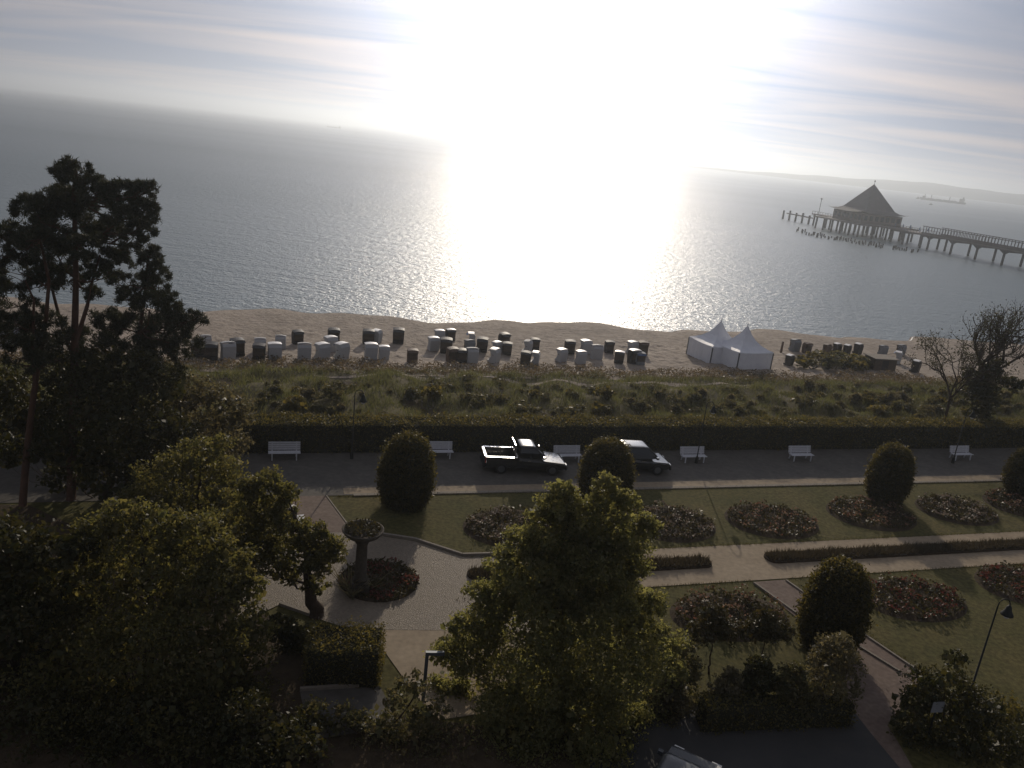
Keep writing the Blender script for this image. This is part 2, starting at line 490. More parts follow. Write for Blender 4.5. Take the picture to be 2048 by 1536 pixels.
class MB:
    def __init__(self):
        self.v, self.f = [], []
    def add(self, verts, faces):
        n = len(self.v)
        self.v += [tuple(float(c) for c in p) for p in verts]
        self.f += [tuple(i + n for i in f) for f in faces]
        return self
    def box(self, x0, x1, y0, y1, z0, z1, top=None):
        # top = (dx0, dx1, dy0, dy1) insets of the upper face
        t = top or (0, 0, 0, 0)
        vs = [(x0, y0, z0), (x1, y0, z0), (x1, y1, z0), (x0, y1, z0),
              (x0 + t[0], y0 + t[2], z1), (x1 - t[1], y0 + t[2], z1), (x1 - t[1], y1 - t[3], z1), (x0 + t[0], y1 - t[3], z1)]
        return self.add(vs, [(3, 2, 1, 0), (4, 5, 6, 7), (0, 1, 5, 4), (1, 2, 6, 5), (2, 3, 7, 6), (3, 0, 4, 7)])
    def prism(self, poly, a, b, axis='y'):
        # polygon in the plane across the axis, extruded from a to b
        n = len(poly)
        def pt(p, t):
            return {'y': (p[0], t, p[1]), 'x': (t, p[0], p[1]), 'z': (p[0], p[1], t)}[axis]
        vs = [pt(p, a) for p in poly] + [pt(p, b) for p in poly]
        fs = [tuple(range(n)), tuple(range(2 * n - 1, n - 1, -1))]
        fs += [(i, i + n, (i + 1) % n + n, (i + 1) % n) for i in range(n)]
        return self.add(vs, fs)
    def tube(self, pts, rad, sides=6, cap=True):
        pts = [np.asarray(p, float) for p in pts]
        if isinstance(rad, (int, float)):
            rad = [rad] * len(pts)
        vs, fs = [], []
        for i, p in enumerate(pts):
            d = pts[min(i + 1, len(pts) - 1)] - pts[max(i - 1, 0)]
            d = d / (np.linalg.norm(d) + 1e-9)
            a = np.cross(d, (0, 0, 1.0)) if abs(d[2]) < 0.9 else np.cross(d, (1.0, 0, 0))
            a /= np.linalg.norm(a)
            b = np.cross(d, a)
            for k in range(sides):
                t = 2 * math.pi * k / sides
                vs.append(p + rad[i] * (a * math.cos(t) + b * math.sin(t)))
        for i in range(len(pts) - 1):
            for k in range(sides):
                k2 = (k + 1) % sides
                fs.append((i * sides + k, (i + 1) * sides + k, (i + 1) * sides + k2, i * sides + k2))
        if cap:
            fs.append(tuple(range(sides - 1, -1, -1)))
            fs.append(tuple(range((len(pts) - 1) * sides, len(pts) * sides)))
        return self.add(vs, fs)
    def lathe(self, prof, sides=20, centre=(0, 0)):
        vs, fs = [], []
        for r, z in prof:
            for k in range(sides):
                t = 2 * math.pi * k / sides
                vs.append((centre[0] + r * math.cos(t), centre[1] + r * math.sin(t), z))
        for i in range(len(prof) - 1):
            for k in range(sides):
                k2 = (k + 1) % sides
                fs.append((i * sides + k, i * sides + k2, (i + 1) * sides + k2, (i + 1) * sides + k))
        fs.append(tuple(range(sides - 1, -1, -1)))
        fs.append(tuple(range((len(prof) - 1) * sides, len(prof) * sides)))
        return self.add(vs, fs)
    def mesh(self, name, smooth_shade=False):
        me = bpy.data.meshes.new(name)
        me.from_pydata(self.v, [], self.f)
        if smooth_shade:
            me.polygons.foreach_set('use_smooth', [True] * len(me.polygons))
        me.update()
        return me
    def build(self, name, material, parent=None, loc=None, smooth_shade=False):
        return link(name, self.mesh(name, smooth_shade), material, parent, loc)

def rnd_dirs(n, rng):
    d = rng.normal(size=(n, 3))
    return d / (np.linalg.norm(d, axis=1, keepdims=True) + 1e-9)

def leaves(C, size, rng, aspect=0.55, droop=0.0, upright=0.0):
    """one folded leaf (two triangles) at every point"""
    n = len(C)
    a = rnd_dirs(n, rng)
    a[:, 2] = a[:, 2] * (1 - upright) + upright - droop
    a /= np.linalg.norm(a, axis=1, keepdims=True) + 1e-9
    b = np.cross(a, rnd_dirs(n, rng))
    b /= np.linalg.norm(b, axis=1, keepdims=True) + 1e-9
    s = (np.asarray(size) * rng.uniform(0.45, 1.45, n))[:, None]
    c = np.cross(a, b)
    v = np.empty((n, 4, 3))
    v[:, 0] = C - a * s * 0.5
    v[:, 1] = C + b * s * aspect * 0.5 + c * s * 0.10
    v[:, 2] = C + a * s * 0.5
    v[:, 3] = C - b * s * aspect * 0.5 + c * s * 0.10
    f = np.arange(n * 4).reshape(n, 4)
    return v.reshape(-1, 3), f

def blades(C, h, w, rng, lean=0.35):
    """one upright blade (a triangle) at every point"""
    n = len(C)
    t = rng.uniform(0, 2 * math.pi, n)
    side = np.stack([np.cos(t), np.sin(t), np.zeros(n)], 1)
    ln = rnd_dirs(n, rng) * lean
    ln[:, 2] = 1.0
    hh = (np.asarray(h) * rng.uniform(0.55, 1.25, n))[:, None]
    v = np.empty((n, 3, 3))
    v[:, 0] = C - side * w * 0.5
    v[:, 1] = C + side * w * 0.5
    v[:, 2] = C + ln * hh
    return v.reshape(-1, 3), np.arange(n * 3).reshape(n, 3)

def crown_points(lobes, n, rng, sub=9, sub_r=0.32, inner=0.22):
    """points in clumps spread over the shells of the lobes, and a share inside"""
    w = np.array([max(1e-3, (r[0] * r[1] * r[2])) ** (2 / 3.) * k for c, r, k in lobes])
    w /= w.sum()
    out, ins = [], []
    for (c, r, k), wi in zip(lobes, w):
        c, r = np.asarray(c, float), np.asarray(r, float)
        ni = max(30, int(n * wi))
        k1 = int(ni * (1 - inner))
        ns = max(5, int(sub * (1 + 0.5 * r.mean())))
        d = rnd_dirs(ns, rng)
        d[:, 2] = np.where(d[:, 2] < -0.5, -d[:, 2], d[:, 2])
        sc = c + d * r * rng.uniform(0.62, 1.0, (ns, 1))
        sz = sub_r * r.mean() * rng.uniform(0.6, 1.35, ns)
        pick = rng.integers(0, ns, k1)
        q = rnd_dirs(k1, rng) * (rng.uniform(0, 1, (k1, 1)) ** 0.45)
        q[:, 2] *= 0.72
        out.append(sc[pick] + q * sz[pick][:, None])
        q = rnd_dirs(ni - k1, rng) * (rng.uniform(0, 1, (ni - k1, 1)) ** 0.4) * 0.86
        ins.append(c + q * r)
    return np.concatenate(out), np.concatenate(ins)

def limb(mb, a, b, r0, r1, rng, wob=0.12, seg=5, sides=6):
    a, b = np.asarray(a, float), np.asarray(b, float)
    L = np.linalg.norm(b - a)
    pts, rad = [], []
    for i in range(seg + 1):
        t = i / seg
        p = a + (b - a) * t
        if 0 < i < seg:
            p = p + rng.normal(size=3) * L * wob * 0.3
        p = p + np.array([0, 0, -1]) * L * 0.10 * math.sin(math.pi * t)
        pts.append(p)
        rad.append(r0 + (r1 - r0) * t)
    mb.tube(pts, rad, sides)
    return pts

def broad_tree(name, label, cat, base, top, lobes, n, leaf, material, seed, r0=0.22, group=None, inner=0.22, bark='bark', sub=10, sub_r=0.42, droop=0.25, limbs=True, stems=None):
    rng = np.random.default_rng(seed)
    base = np.asarray(base, float)
    t = thing(name, label, cat, base, 0, group)
    mb = MB()
    top = np.asarray(top, float)
    if stems:
        trunks = []
        for s in stems:
            trunks.append(limb(mb, (0, 0, -0.1), np.asarray(s) - base, r0, r0 * 0.3, rng, 0.06, 6, 7))
        trunk = [p for tr in trunks for p in tr]
    else:
        trunk = limb(mb, (0, 0, -0.1), top - base, r0, r0 * 0.22, rng, 0.06, 8, 8)
    if limbs:
        for c, r, k in lobes:
            c = np.asarray(c) - base
            src = min(trunk, key=lambda p: abs(p[2] - (c[2] - 0.55 * np.linalg.norm(c[:2] - p[:2]))) + 0.15 * np.linalg.norm(c - p))
            pts = limb(mb, src, c, r0 * 0.2, r0 * 0.06, rng, 0.15, 4, 5)
            for q in range(4):
                limb(mb, pts[2 + q % 3], c + rnd_dirs(1, rng)[0] * np.asarray(r) * 0.8, r0 * 0.06, 0.010, rng, 0.15, 3, 4)
    mb.build('trunk', bark, t, smooth_shade=True)
    o, i = crown_points([(np.asarray(c) - base, r, k) for c, r, k in lobes], n, rng, sub, sub_r, inner)
    v1, f1 = leaves(o, leaf, rng, droop=droop)
    v2, f2 = leaves(i, leaf * 1.9, rng, 0.8)
    me = mesh_np('crown', np.concatenate([v1, v2]), np.concatenate([f1, f2 + len(v1)]))
    tag(link('crown', me, material, t), kind='stuff')
    return t

def LB(px, py, Y, rpx, k=1.0, dY=0.0, flat=0.8, depth=0.9):
    """a crown lobe: its centre and its radii in metres"""
    p = P(px, py, Y + dY)
    s = np.linalg.norm(p - CAMP) / FPX
    return (p, (rpx * s, rpx * s * depth, rpx * s * flat), k)

def sheet(name, poly, z, material, kind='structure', label=None, cat=None):
    from mathutils.geometry import tessellate_polygon
    pts = [Vector((float(p[0]), float(p[1]), z)) for p in poly]
    tris = tessellate_polygon([pts])
    me = bpy.data.meshes.new(name)
    fs = []
    for a, b, c in tris:
        nz = (pts[b] - pts[a]).cross(pts[c] - pts[a]).z
        fs.append((a, b, c) if nz > 0 else (a, c, b))
    me.from_pydata([tuple(p) for p in pts], [], fs)
    me.update()
    o = link(name, me, material)
    return tag(o, label, cat, kind=kind)

def kerb_line(name, pts, material='kerb', w=0.12, h=0.10, z=3.0, parent=None):
    mb = MB()
    for a, b in zip(pts[:-1], pts[1:]):
        a, b = np.asarray(a[:2], float), np.asarray(b[:2], float)
        d = (b - a) / np.linalg.norm(b - a)
        nrm = np.array([-d[1], d[0]]) * w / 2
        q = [a - nrm, b - nrm, b + nrm, a + nrm]
        mb.add([(*p, z - 0.1) for p in q] + [(*p, z + h) for p in q],
               [(3, 2, 1, 0), (4, 5, 6, 7), (0, 1, 5, 4), (1, 2, 6, 5), (2, 3, 7, 6), (3, 0, 4, 7)])
    o = mb.build(name, material, parent)
    return tag(o, kind='structure')

# ------------------------------------------------------------------ ground, beach, sea, hills
def uvrect(u0, u1, v0, v1):
    return [W(u0, v0), W(u1, v0), W(u1, v1), W(u0, v1)]

sheet('ground', [(-260, -60), (420, -60), (420, 120), (420, 190), (-260, -10 + 0)], 2.90, 'earth')
sheet('lawn', uvrect(-40, 130, 10, 42.05), 2.96, 'lawn')
sheet('shrubbery_ground', [G(x, y) for x, y in [(-300, 1000), (60, 1010), (470, 1200), (560, 1240), (690, 1420), (1150, 1470), (1150, 1800), (-300, 1800)]], 2.975, 'earth')
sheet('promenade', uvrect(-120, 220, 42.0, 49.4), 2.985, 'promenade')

def grid_sheet(name, u0, u1, v0, v1, du, dv, zf, material, kind='structure'):
    us, vs = np.arange(u0, u1 + du, du), np.arange(v0, v1 + dv, dv)
    U, V = np.meshgrid(us, vs)
    Z = zf(U, V)
    X = U * CT - V * ST
    Y = U * ST + V * CT
    verts = np.stack([X, Y, Z], -1).reshape(-1, 3)
    nu = len(us)
    i = (np.arange(len(vs) - 1)[:, None] * nu + np.arange(nu - 1)[None, :]).ravel()
    faces = np.stack([i, i + 1, i + nu + 1, i + nu], 1)
    return tag(link(name, mesh_np(name, verts, faces, True), material), kind=kind)

def vnoise(U, V, seed, scale):
    r = np.random.default_rng(seed)
    out = np.zeros_like(U)
    for k in range(14):
        a = r.uniform(0, 2 * math.pi)
        f = r.uniform(0.6, 1.7) / scale
        out = out + np.sin((U * math.cos(a) + V * math.sin(a)) * 2 * math.pi * f + r.uniform(0, 7))
    return out / 14 ** 0.5

def sand_z(U, V):
    z = beach_z(U, V)
    rough = smooth(68, 72, V) * (1 - smooth(84, 90, V))
    foot = np.random.default_rng(5).normal(size=U.shape)
    z = z + rough * (0.028 * foot + 0.05 * vnoise(U, V, 3, 1.6))
    rake = (1 - rough) * (1 - smooth(94, 97, V)) * smooth(84, 88, V)
    z = z + rake * (0.035 * np.sin(V * 5.2 + 0.5 * np.sin(U * 0.12)) + 0.012 * foot)
    return z
grid_sheet('beach', -70, 150, 66, 108, 0.36, 0.34, sand_z, 'sand')

def dune_z(U, V):
    env = smooth(50.5, 55, V) * (1 - smooth(64, 68, V))
    return np.interp(V, [48, 50, 60, 66, 69], [2.97, 3.0, 3.15, 2.85, 2.2]) + env * 0.28 * vnoise(U, V, 8, 7.0)
grid_sheet('dune', -75, 150, 49.3, 69, 0.7, 0.7, dune_z, 'dune_soil')

mb = MB()
mb.add([(-26000, 40, 0), (26000, 40, 0), (26000, 25000, 0), (-26000, 25000, 0)], [(0, 1, 2, 3)])
tag(mb.build('sea', 'sea'), kind='structure')

# foam that runs along the waterline
us = np.arange(-70, 150, 0.5)
rng = np.random.default_rng(2)
vs_ = shore_v(us)
wid = 0.16 + 0.30 * np.abs(np.sin(us * 0.21 + 1.0) * np.sin(us * 0.063)) + rng.uniform(0, 0.10, len(us))
A = np.stack([us * CT - (vs_ - 0.3) * ST, us * ST + (vs_ - 0.3) * CT, np.full(len(us), 0.16)], 1)
B = np.stack([us * CT - (vs_ - 0.3 + wid) * ST, us * ST + (vs_ - 0.3 + wid) * CT, np.full(len(us), 0.07)], 1)
n = len(us)
i = np.arange(n - 1)
tag(link('sea_foam', mesh_np('sea_foam', np.concatenate([A, B]), np.stack([i, i + 1, i + n + 1, i + n], 1)), 'foam'),
    'thin white line of foam along the waterline', 'foam', kind='stuff')

# far wooded coast
rng = np.random.default_rng(21)
pxs = np.linspace(1380, 2250, 110)
D = 3600.0
tv, nb = [], len(pxs)
for k, x in enumerate(pxs):
    hz = 0.0
    t = (x - 1440) / 600.0
    h = 4 + 38 * smooth(-0.1, 0.75, t) + 3.0 * math.sin(x * 0.021) * smooth(0.1, 0.5, t) + 1.3 * math.sin(x * 0.057 + 1) + rng.uniform(-.6, .6)
    d = ray(x, 300); d = np.array([d[0], d[1]]) / np.hypot(d[0], d[1])
    tv += [(*(d * D), -2), (*(d * (D + 30)), h * 0.5), (*(d * (D + 250)), h), (*(d * (D + 800)), -2)]
faces = []
for k in range(nb - 1):
    for j in range(3):
        faces.append((k * 4 + j, k * 4 + 4 + j, k * 4 + 5 + j, k * 4 + 1 + j))
tag(link('hills', mesh_np('hills', tv, faces, True), 'hill'), kind='structure')

# ------------------------------------------------------------------ garden: plaza, paths, kerbs
Z1, Z2, Z3 = 2.985, 2.990, 2.995
sheet('garden_path', uvrect(8.5, 120, 30.9, 34.5), Z1, 'path')
plaza_px = [(470, 1250), (500, 1110), (560, 1060), (700, 1062), (830, 1082), (925, 1113), (1010, 1111), (1100, 1180), (1060, 1262), (700, 1258), (640, 1238), (560, 1208)]
sheet('plaza', [G(x, y) for x, y in plaza_px], Z2, 'cobble')
sheet('plaza_paving', [G(x, y) for x, y in [(690, 1258), (1060, 1262), (1010, 1420), (870, 1440), (800, 1345), (745, 1268)]], Z1, 'path')
sheet('link_path', [G(x, y) for x, y in [(540, 1064), (590, 992), (650, 991), (705, 1064)]], Z3, 'brick_path')
kerb_line('link_kerb', [G(x, y) for x, y in [(652, 990), (704, 1060)]], w=0.07, h=0.02)
kerb_line('plaza_kerb', [G(x, y) for x, y in [(704, 1060), (830, 1079), (925, 1110), (1000, 1108)]])
sheet('painted_sunlit_strip', uvrect(4.5, 120, 42.16, 42.95), 2.989, 'path')  # paler sheet paints the sunlit promenade edge past the hedge's shadow
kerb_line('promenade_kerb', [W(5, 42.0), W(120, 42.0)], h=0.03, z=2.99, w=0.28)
kerb_line('terrace_kerb', [G(560, 1208), G(640, 1236)], w=0.16)
sheet('footway', [G(x, y) for x, y in [(600, 1382), (760, 1372), (800, 1450), (620, 1480)]], Z1, 'promenade')
kerb_line('footway_kerb', [G(600, 1380), G(752, 1369)])
sheet('side_path', [G(x, y) for x, y in [(1505, 1164), (1572, 1159), (1705, 1252), (1850, 1350), (1760, 1380), (1690, 1320), (1600, 1240)]], Z3, 'brick_path')
kerb_line('side_path_kerb', [G(1572, 1161), G(1705, 1254), G(1848, 1350)], h=0.06, w=0.10)
kerb_line('near_path_kerb', [G(1508, 1166), G(1600, 1232), G(1705, 1285), G(1800, 1344)], h=0.06, w=0.10)
sheet('brick_walk', [G(x, y) for x, y in [(1690, 1282), (1800, 1346), (1850, 1350), (1800, 1420), (1775, 1450), (1800, 1490), (1840, 1560), (1700, 1560)]], Z2, 'brick_path')
sheet('street', [G(x, y) for x, y in [(1180, 1700), (1180, 1440), (1400, 1412), (1690, 1400), (1745, 1470), (1800, 1536), (1900, 1700)]], 2.998, 'asphalt')

rng = np.random.default_rng(77)
edges = [(W(9.9, 34.5), W(75, 34.5)), (W(24, 30.9), W(8.5, 30.9)), (W(70, 30.9), W(26.2, 30.9)), (W(75, 41.9), W(4, 41.9)), (G(704, 1058), G(830, 1078)), (G(830, 1078), G(925, 1108)), (G(925, 1108), G(1000, 1106)), (G(1574, 1160), G(1850, 1348))]
pts = []
for a_, b_ in edges:
    L_ = np.linalg.norm(b_ - a_)
    n_ = int(L_ * 45)
    t_ = rng.uniform(0, 1, (n_, 1))
    nrm = np.array([-(b_ - a_)[1], (b_ - a_)[0], 0]) / L_
    pts.append(a_ + (b_ - a_) * t_ + nrm * (rng.exponential(0.08, (n_, 1)) - 0.05))
pts = np.concatenate(pts); pts[:, 2] = 2.96
v, f = blades(pts, 0.12, 0.03, rng, 0.6)
tag(link('lawn_edge_grass', mesh_np('lawn_edge_grass', v, f), 'lawn_blade'), 'uncut grass fringe along the edges of the lawns', 'grass', kind='stuff')

# ------------------------------------------------------------------ hedge along the promenade
def cards_on_box(x0, x1, y0, y1, z0, z1, dens, rng, faces='tfblr', jit=0.10):
    out = []
    def put(n, f):
        if n > 0:
            out.append(f(rng.uniform(0, 1, n), rng.uniform(0, 1, n)))
    LX, LY, LZ = x1 - x0, y1 - y0, z1 - z0
    if 't' in faces: put(int(LX * LY * dens * 1.4), lambda a, b: np.stack([x0 + a * LX, y0 + b * LY, np.full(len(a), z1)], 1))
    if 'f' in faces: put(int(LX * LZ * dens), lambda a, b: np.stack([x0 + a * LX, np.full(len(a), y0), z0 + b * LZ], 1))
    if 'b' in faces: put(int(LX * LZ * dens * 0.5), lambda a, b: np.stack([x0 + a * LX, np.full(len(a), y1), z0 + b * LZ], 1))
    if 'l' in faces: put(int(LY * LZ * dens), lambda a, b: np.stack([np.full(len(a), x0), y0 + a * LY, z0 + b * LZ], 1))
    if 'r' in faces: put(int(LY * LZ * dens), lambda a, b: np.stack([np.full(len(a), x1), y0 + a * LY, z0 + b * LZ], 1))
    C = np.concatenate(out)
    return C + rng.normal(size=C.shape) * jit

def hedge(name, label, u0, u1, v0, v1, h, dens, leaf, seed, origin=None, rz=TH, jit=0.07):
    rng = np.random.default_rng(seed)
    o = W((u0 + u1) / 2, (v0 + v1) / 2, 2.98) if origin is None else origin
    t = thing(name, label, 'hedge', o, rz)
    hx, hy = (u1 - u0) / 2, (v1 - v0) / 2
    MB().box(-hx + 0.06, hx - 0.06, -hy + 0.06, hy - 0.06, 0, h - 0.07).build('core', 'dark_core', t)
    C = cards_on_box(-hx, hx, -hy, hy, 0.02, h, dens, rng, jit=jit)
    C[:, 2] += (C[:, 2] > h * 0.9) * rng.exponential(0.055, len(C))
    C[:, 2] += (C[:, 2] > h * 0.7) * (0.06 * np.sin(C[:, 0] * 1.3) + 0.05 * np.sin(C[:, 0] * 3.7 + C[:, 1]))
    v, f = leaves(C, leaf, rng)
    tag(link('leaf_cover', mesh_np('leaf_cover', v, f), 'hedge', t), kind='stuff')
    return t
hedge('clipped_hedge', 'long clipped dark hedge behind the white benches along the promenade', -25, 75, 48.2, 50.1, 1.9, 120, 0.13, 31)

# ------------------------------------------------------------------ dune plants
rng = np.random.default_rng(41)
n = 120000
U = rng.uniform(-30, 78, n); V = 50.0 + rng.uniform(0, 1, n) ** 0.9 * 18.8
keep = (vnoise(U, V, 17, 5.0) > -0.75) | (rng.uniform(0, 1, n) < 0.25)
# a bare sandy track runs through the marram
track = (np.abs(V - 64.8 - 0.7 * np.sin(U * 0.15)) < 0.55) & (U > 4) & (U < 46)
keep &= ~(track & (rng.uniform(0, 1, n) < 0.6))
U, V = U[keep], V[keep]
Cc = np.stack([U * CT - V * ST, U * ST + V * CT, dune_z(U, V) - 0.03], 1)
hgt = 0.42 + 0.20 * vnoise(U, V, 19, 4.0)
v, f = blades(Cc, np.clip(hgt, 0.18, 0.9), 0.055, rng, 0.55)
tag(link('dune_grass', mesh_np('dune_grass', v, f), 'dune_grass'), 'pale olive marram grass covering the dune behind the hedge', 'grass', kind='stuff')
us = np.arange(4, 46, 0.6)
vc = 64.8 + 0.7 * np.sin(us * 0.15)
ww = 0.30 + 0.22 * np.sin(us * 0.9) * np.sin(us * 0.37)
A = np.stack([us * CT - (vc - ww) * ST, us * ST + (vc - ww) * CT, dune_z(us, vc - ww) + 0.04], 1)
B = np.stack([us * CT - (vc + ww) * ST, us * ST + (vc + ww) * CT, dune_z(us, vc + ww) + 0.04], 1)
i = np.arange(len(us) - 1); nn = len(us)
tag(link('dune_track', mesh_np('dune_track', np.concatenate([A, B]), np.stack([i, i + 1, i + nn + 1, i + nn], 1)), 'sand'), kind='structure')

def shrub_mesh(seed, n, leaf, material):
    r = np.random.default_rng(seed)
    lob = []
    for _ in range(6):
        a = r.uniform(0, 2 * math.pi); q = r.uniform(0, 0.62)
        lob.append((np.array([q * math.cos(a), q * math.sin(a), r.uniform(0.30, 0.62)]), np.array([1, 1, 0.85]) * r.uniform(0.32, 0.5), 1.0))
    o, i_ = crown_points(lob, n, r, 7, 0.4, 0.3)
    o[:, 2] = np.maximum(o[:, 2], 0.02); i_[:, 2] = np.maximum(i_[:, 2], 0.02)
    v1, f1 = leaves(o, leaf, r)
    v2, f2 = leaves(i_, leaf * 1.8, r, 0.8)
    me = mesh_np('shrub_foliage', np.concatenate([v1, v2]), np.concatenate([f1, f2 + len(v1)]))
    me.materials.append(M[material])
    return me
def stem_mesh(seed):
    r = np.random.default_rng(seed)
    b = MB()
    for _ in range(6):
        limb(b, (r.uniform(-.1, .1), r.uniform(-.1, .1), -0.05), (r.uniform(-.5, .5), r.uniform(-.5, .5), r.uniform(.45, .8)), 0.03, 0.01, r, 0.1, 3, 4)
    me = b.mesh('shrub_stem')
    me.materials.append(M['bark'])
    return me
nb_ = 42000
U = rng.uniform(-25, 82, nb_); V = 66.2 + rng.uniform(0, 1, nb_) * 5.6
edge = 71.0 + 0.8 * np.sin(U * 0.31) + 0.5 * np.sin(U * 0.83 + 1)
kk = (V < edge) & (vnoise(U, V, 23, 3.5) > -0.9)
U, V = U[kk], V[kk]
hb_ = np.clip(0.50 + 0.22 * vnoise(U, V, 29, 2.5), 0.12, 1.0)
zb_ = np.where(V < 68.5, dune_z(U, V), beach_z(U, V))
Cb = np.stack([U * CT - V * ST, U * ST + V * CT, np.maximum(zb_, beach_z(U, V)) + hb_ * rng.uniform(0.05, 1, len(U))], 1)
v, f = leaves(Cb, 0.19, rng, 0.5, upright=0.3)
tag(link('dune_brush', mesh_np('dune_brush', v, f), 'brush'), 'dense brownish brush along the seaward edge of the dune', 'brush', kind='stuff')
SHRUB = [shrub_mesh(60 + k, 620, 0.13, mt) for k, mt in enumerate(['rose_leaf', 'rose_leaf', 'leaf_grey', 'hedge', 'rose_leaf'])]
SSTEM = [stem_mesh(70 + k) for k in range(3)]
def put_shrub(name, label, p, s, k, rz, group=None, cat='shrub', sz=1.0):
    t = thing(name, label, cat, p, rz, group)
    t.scale = (s, s, s * sz)
    tag(link('foliage', SHRUB[k % len(SHRUB)], None, t), kind='stuff')
    link('stem', SSTEM[k % len(SSTEM)], None, t)
    return t
rr = random.Random(7)
placed = []
tries = 0
while len(placed) < 210 and tries < 6000:
    tries += 1
    px, py = rr.uniform(500, 2048), rr.uniform(762, 842)
    if px < 1000 and rr.random() < 0.55:
        continue
    p = G(px, py, 3.1)
    u, v = UV(p)
    if not (50.9 < v < 64.2):
        continue
    s = (0.38 + 1.0 * rr.random() ** 1.6) * (0.85 if v > 60 else 1.0)
    if any((p[0] - q[0]) ** 2 + (p[1] - q[1]) ** 2 < (0.62 * (s + q[2])) ** 2 for q in placed):
        continue
    placed.append((p[0], p[1], s))
    p[2] = float(dune_z(np.array([u]), np.array([v]))[0]) - 0.05
    kd = rr.randrange(5)
    look = ('small ' if s < 0.7 else 'large ') + {2: 'grey-leaved shrub', 3: 'dark green shrub'}.get(kd, 'brownish wild rose shrub')
    put_shrub('dune_shrub', look + ' among the grass on the dune', p, s, kd, rr.uniform(0, 6.28), look + 's on the dune', sz=rr.uniform(0.8, 1.1))

# ------------------------------------------------------------------ beach chairs
def chair_proto(shell, roof, cover, seat, tilt):
    """a hooded wicker beach chair; its open front looks along -y"""
    t = thing('beach_chair', 'x', 'beach chair', (0, 0, 0), 0, 'hooded wicker beach chairs on the sand')
    # lower seat box, flared towards the front, standing on two runners
    MB().prism([(-0.36, 0.08), (0.40, 0.08), (0.44, 0.62), (-0.40, 0.50)], -0.58, 0.58, 'x').build('seat_box', shell, t)
    for s in (-0.46, 0.46):
        MB().box(s - 0.04, s + 0.04, -0.42, 0.42, 0.0, 0.08).build('runner', 'wood_dark', t)
    # hood: two cheeks, curved back
    side = [(-0.30, 0.505), (-0.16, 0.95), (-0.40, 1.54), (0.30, 1.56), (0.47, 1.30), (0.45, 0.625)]
    mbh = MB()
    mbh.prism(side, -0.60, -0.545, 'x').prism(side, 0.545, 0.60, 'x')
    back = [(0.45, 0.625), (0.47, 1.30), (0.30, 1.56), (0.25, 1.53), (0.41, 1.28), (0.39, 0.625)]
    mbh.prism(back, -0.545, 0.545, 'x')
    mbh.build('hood', shell, t)
    arc = [(0.62 * math.sin(a_) / math.sin(0.24), 0.62 * (math.cos(a_) - math.cos(0.24)) / math.sin(0.24)) for a_ in np.linspace(0.24, -0.24, 7)]
    r = MB().prism([(x_, z_ + 0.045) for x_, z_ in arc] + [(-0.60, 0.0), (0.60, 0.0)], -0.38, 0.37, 'y').build('hood_roof', roof, t, (0, -0.05, 1.563))
    r.rotation_euler = (math.radians(tilt), 0, 0)
    MB().prism([(-0.34, 0.515), (0.36, 0.63), (0.30, 1.15), (0.22, 1.15), (0.26, 0.72), (-0.34, 0.60)], -0.53, 0.53, 'x').build('cushion', seat, t)
    MB().prism([(-0.42, 1.545), (-0.40, 1.56), (-0.60, 1.34), (-0.62, 1.35)], -0.58, 0.58, 'x').build('awning', seat, t)
    for s in (-1, 1):
        MB().box(s * 0.29 - 0.22, s * 0.29 + 0.22, -0.62, -0.41, 0.12, 0.36).build('footrest', shell, t)
        MB().box(s * 0.615 - 0.012, s * 0.615 + 0.012, -0.12, 0.12, 0.98, 1.02).build('handle', 'wood_dark', t)
    if cover:
        g = MB()
        for k in range(9):
            x = -0.50 + k * 0.125
            g.prism([(-0.44, 0.52), (-0.42, 0.52), (-0.46, 1.48), (-0.48, 1.48)], x - 0.045, x + 0.045, 'x')
        g.build('closing_grille', 'wood_dark', t)
    return t
PROTO = {
    'g': chair_proto('wicker_white', 'roof_plastic', False, 'canvas_blue', 0.0),
    'w': chair_proto('wicker_white', 'wicker_white', False, 'canvas_blue', 9.0),
    'y': chair_proto('wicker_grey', 'wicker_grey', True, 'canvas_blue', 7.0),
    'd': chair_proto('wicker_dark', 'dark_cover', True, 'dark_cover', 8.0),
    'k': chair_proto('wicker_dark', 'roof_plastic', True, 'dark_cover', 0.0),
    'b': chair_proto('wicker_brown', 'wicker_brown', True, 'wicker_brown', 6.0),
}
LOOK = {'g': 'white beach chair with gleaming roof', 'w': 'white beach chair', 'y': 'grey beach chair', 'd': 'dark beach chair',
        'k': 'dark beach chair with gleaming roof', 'b': 'brown beach chair'}
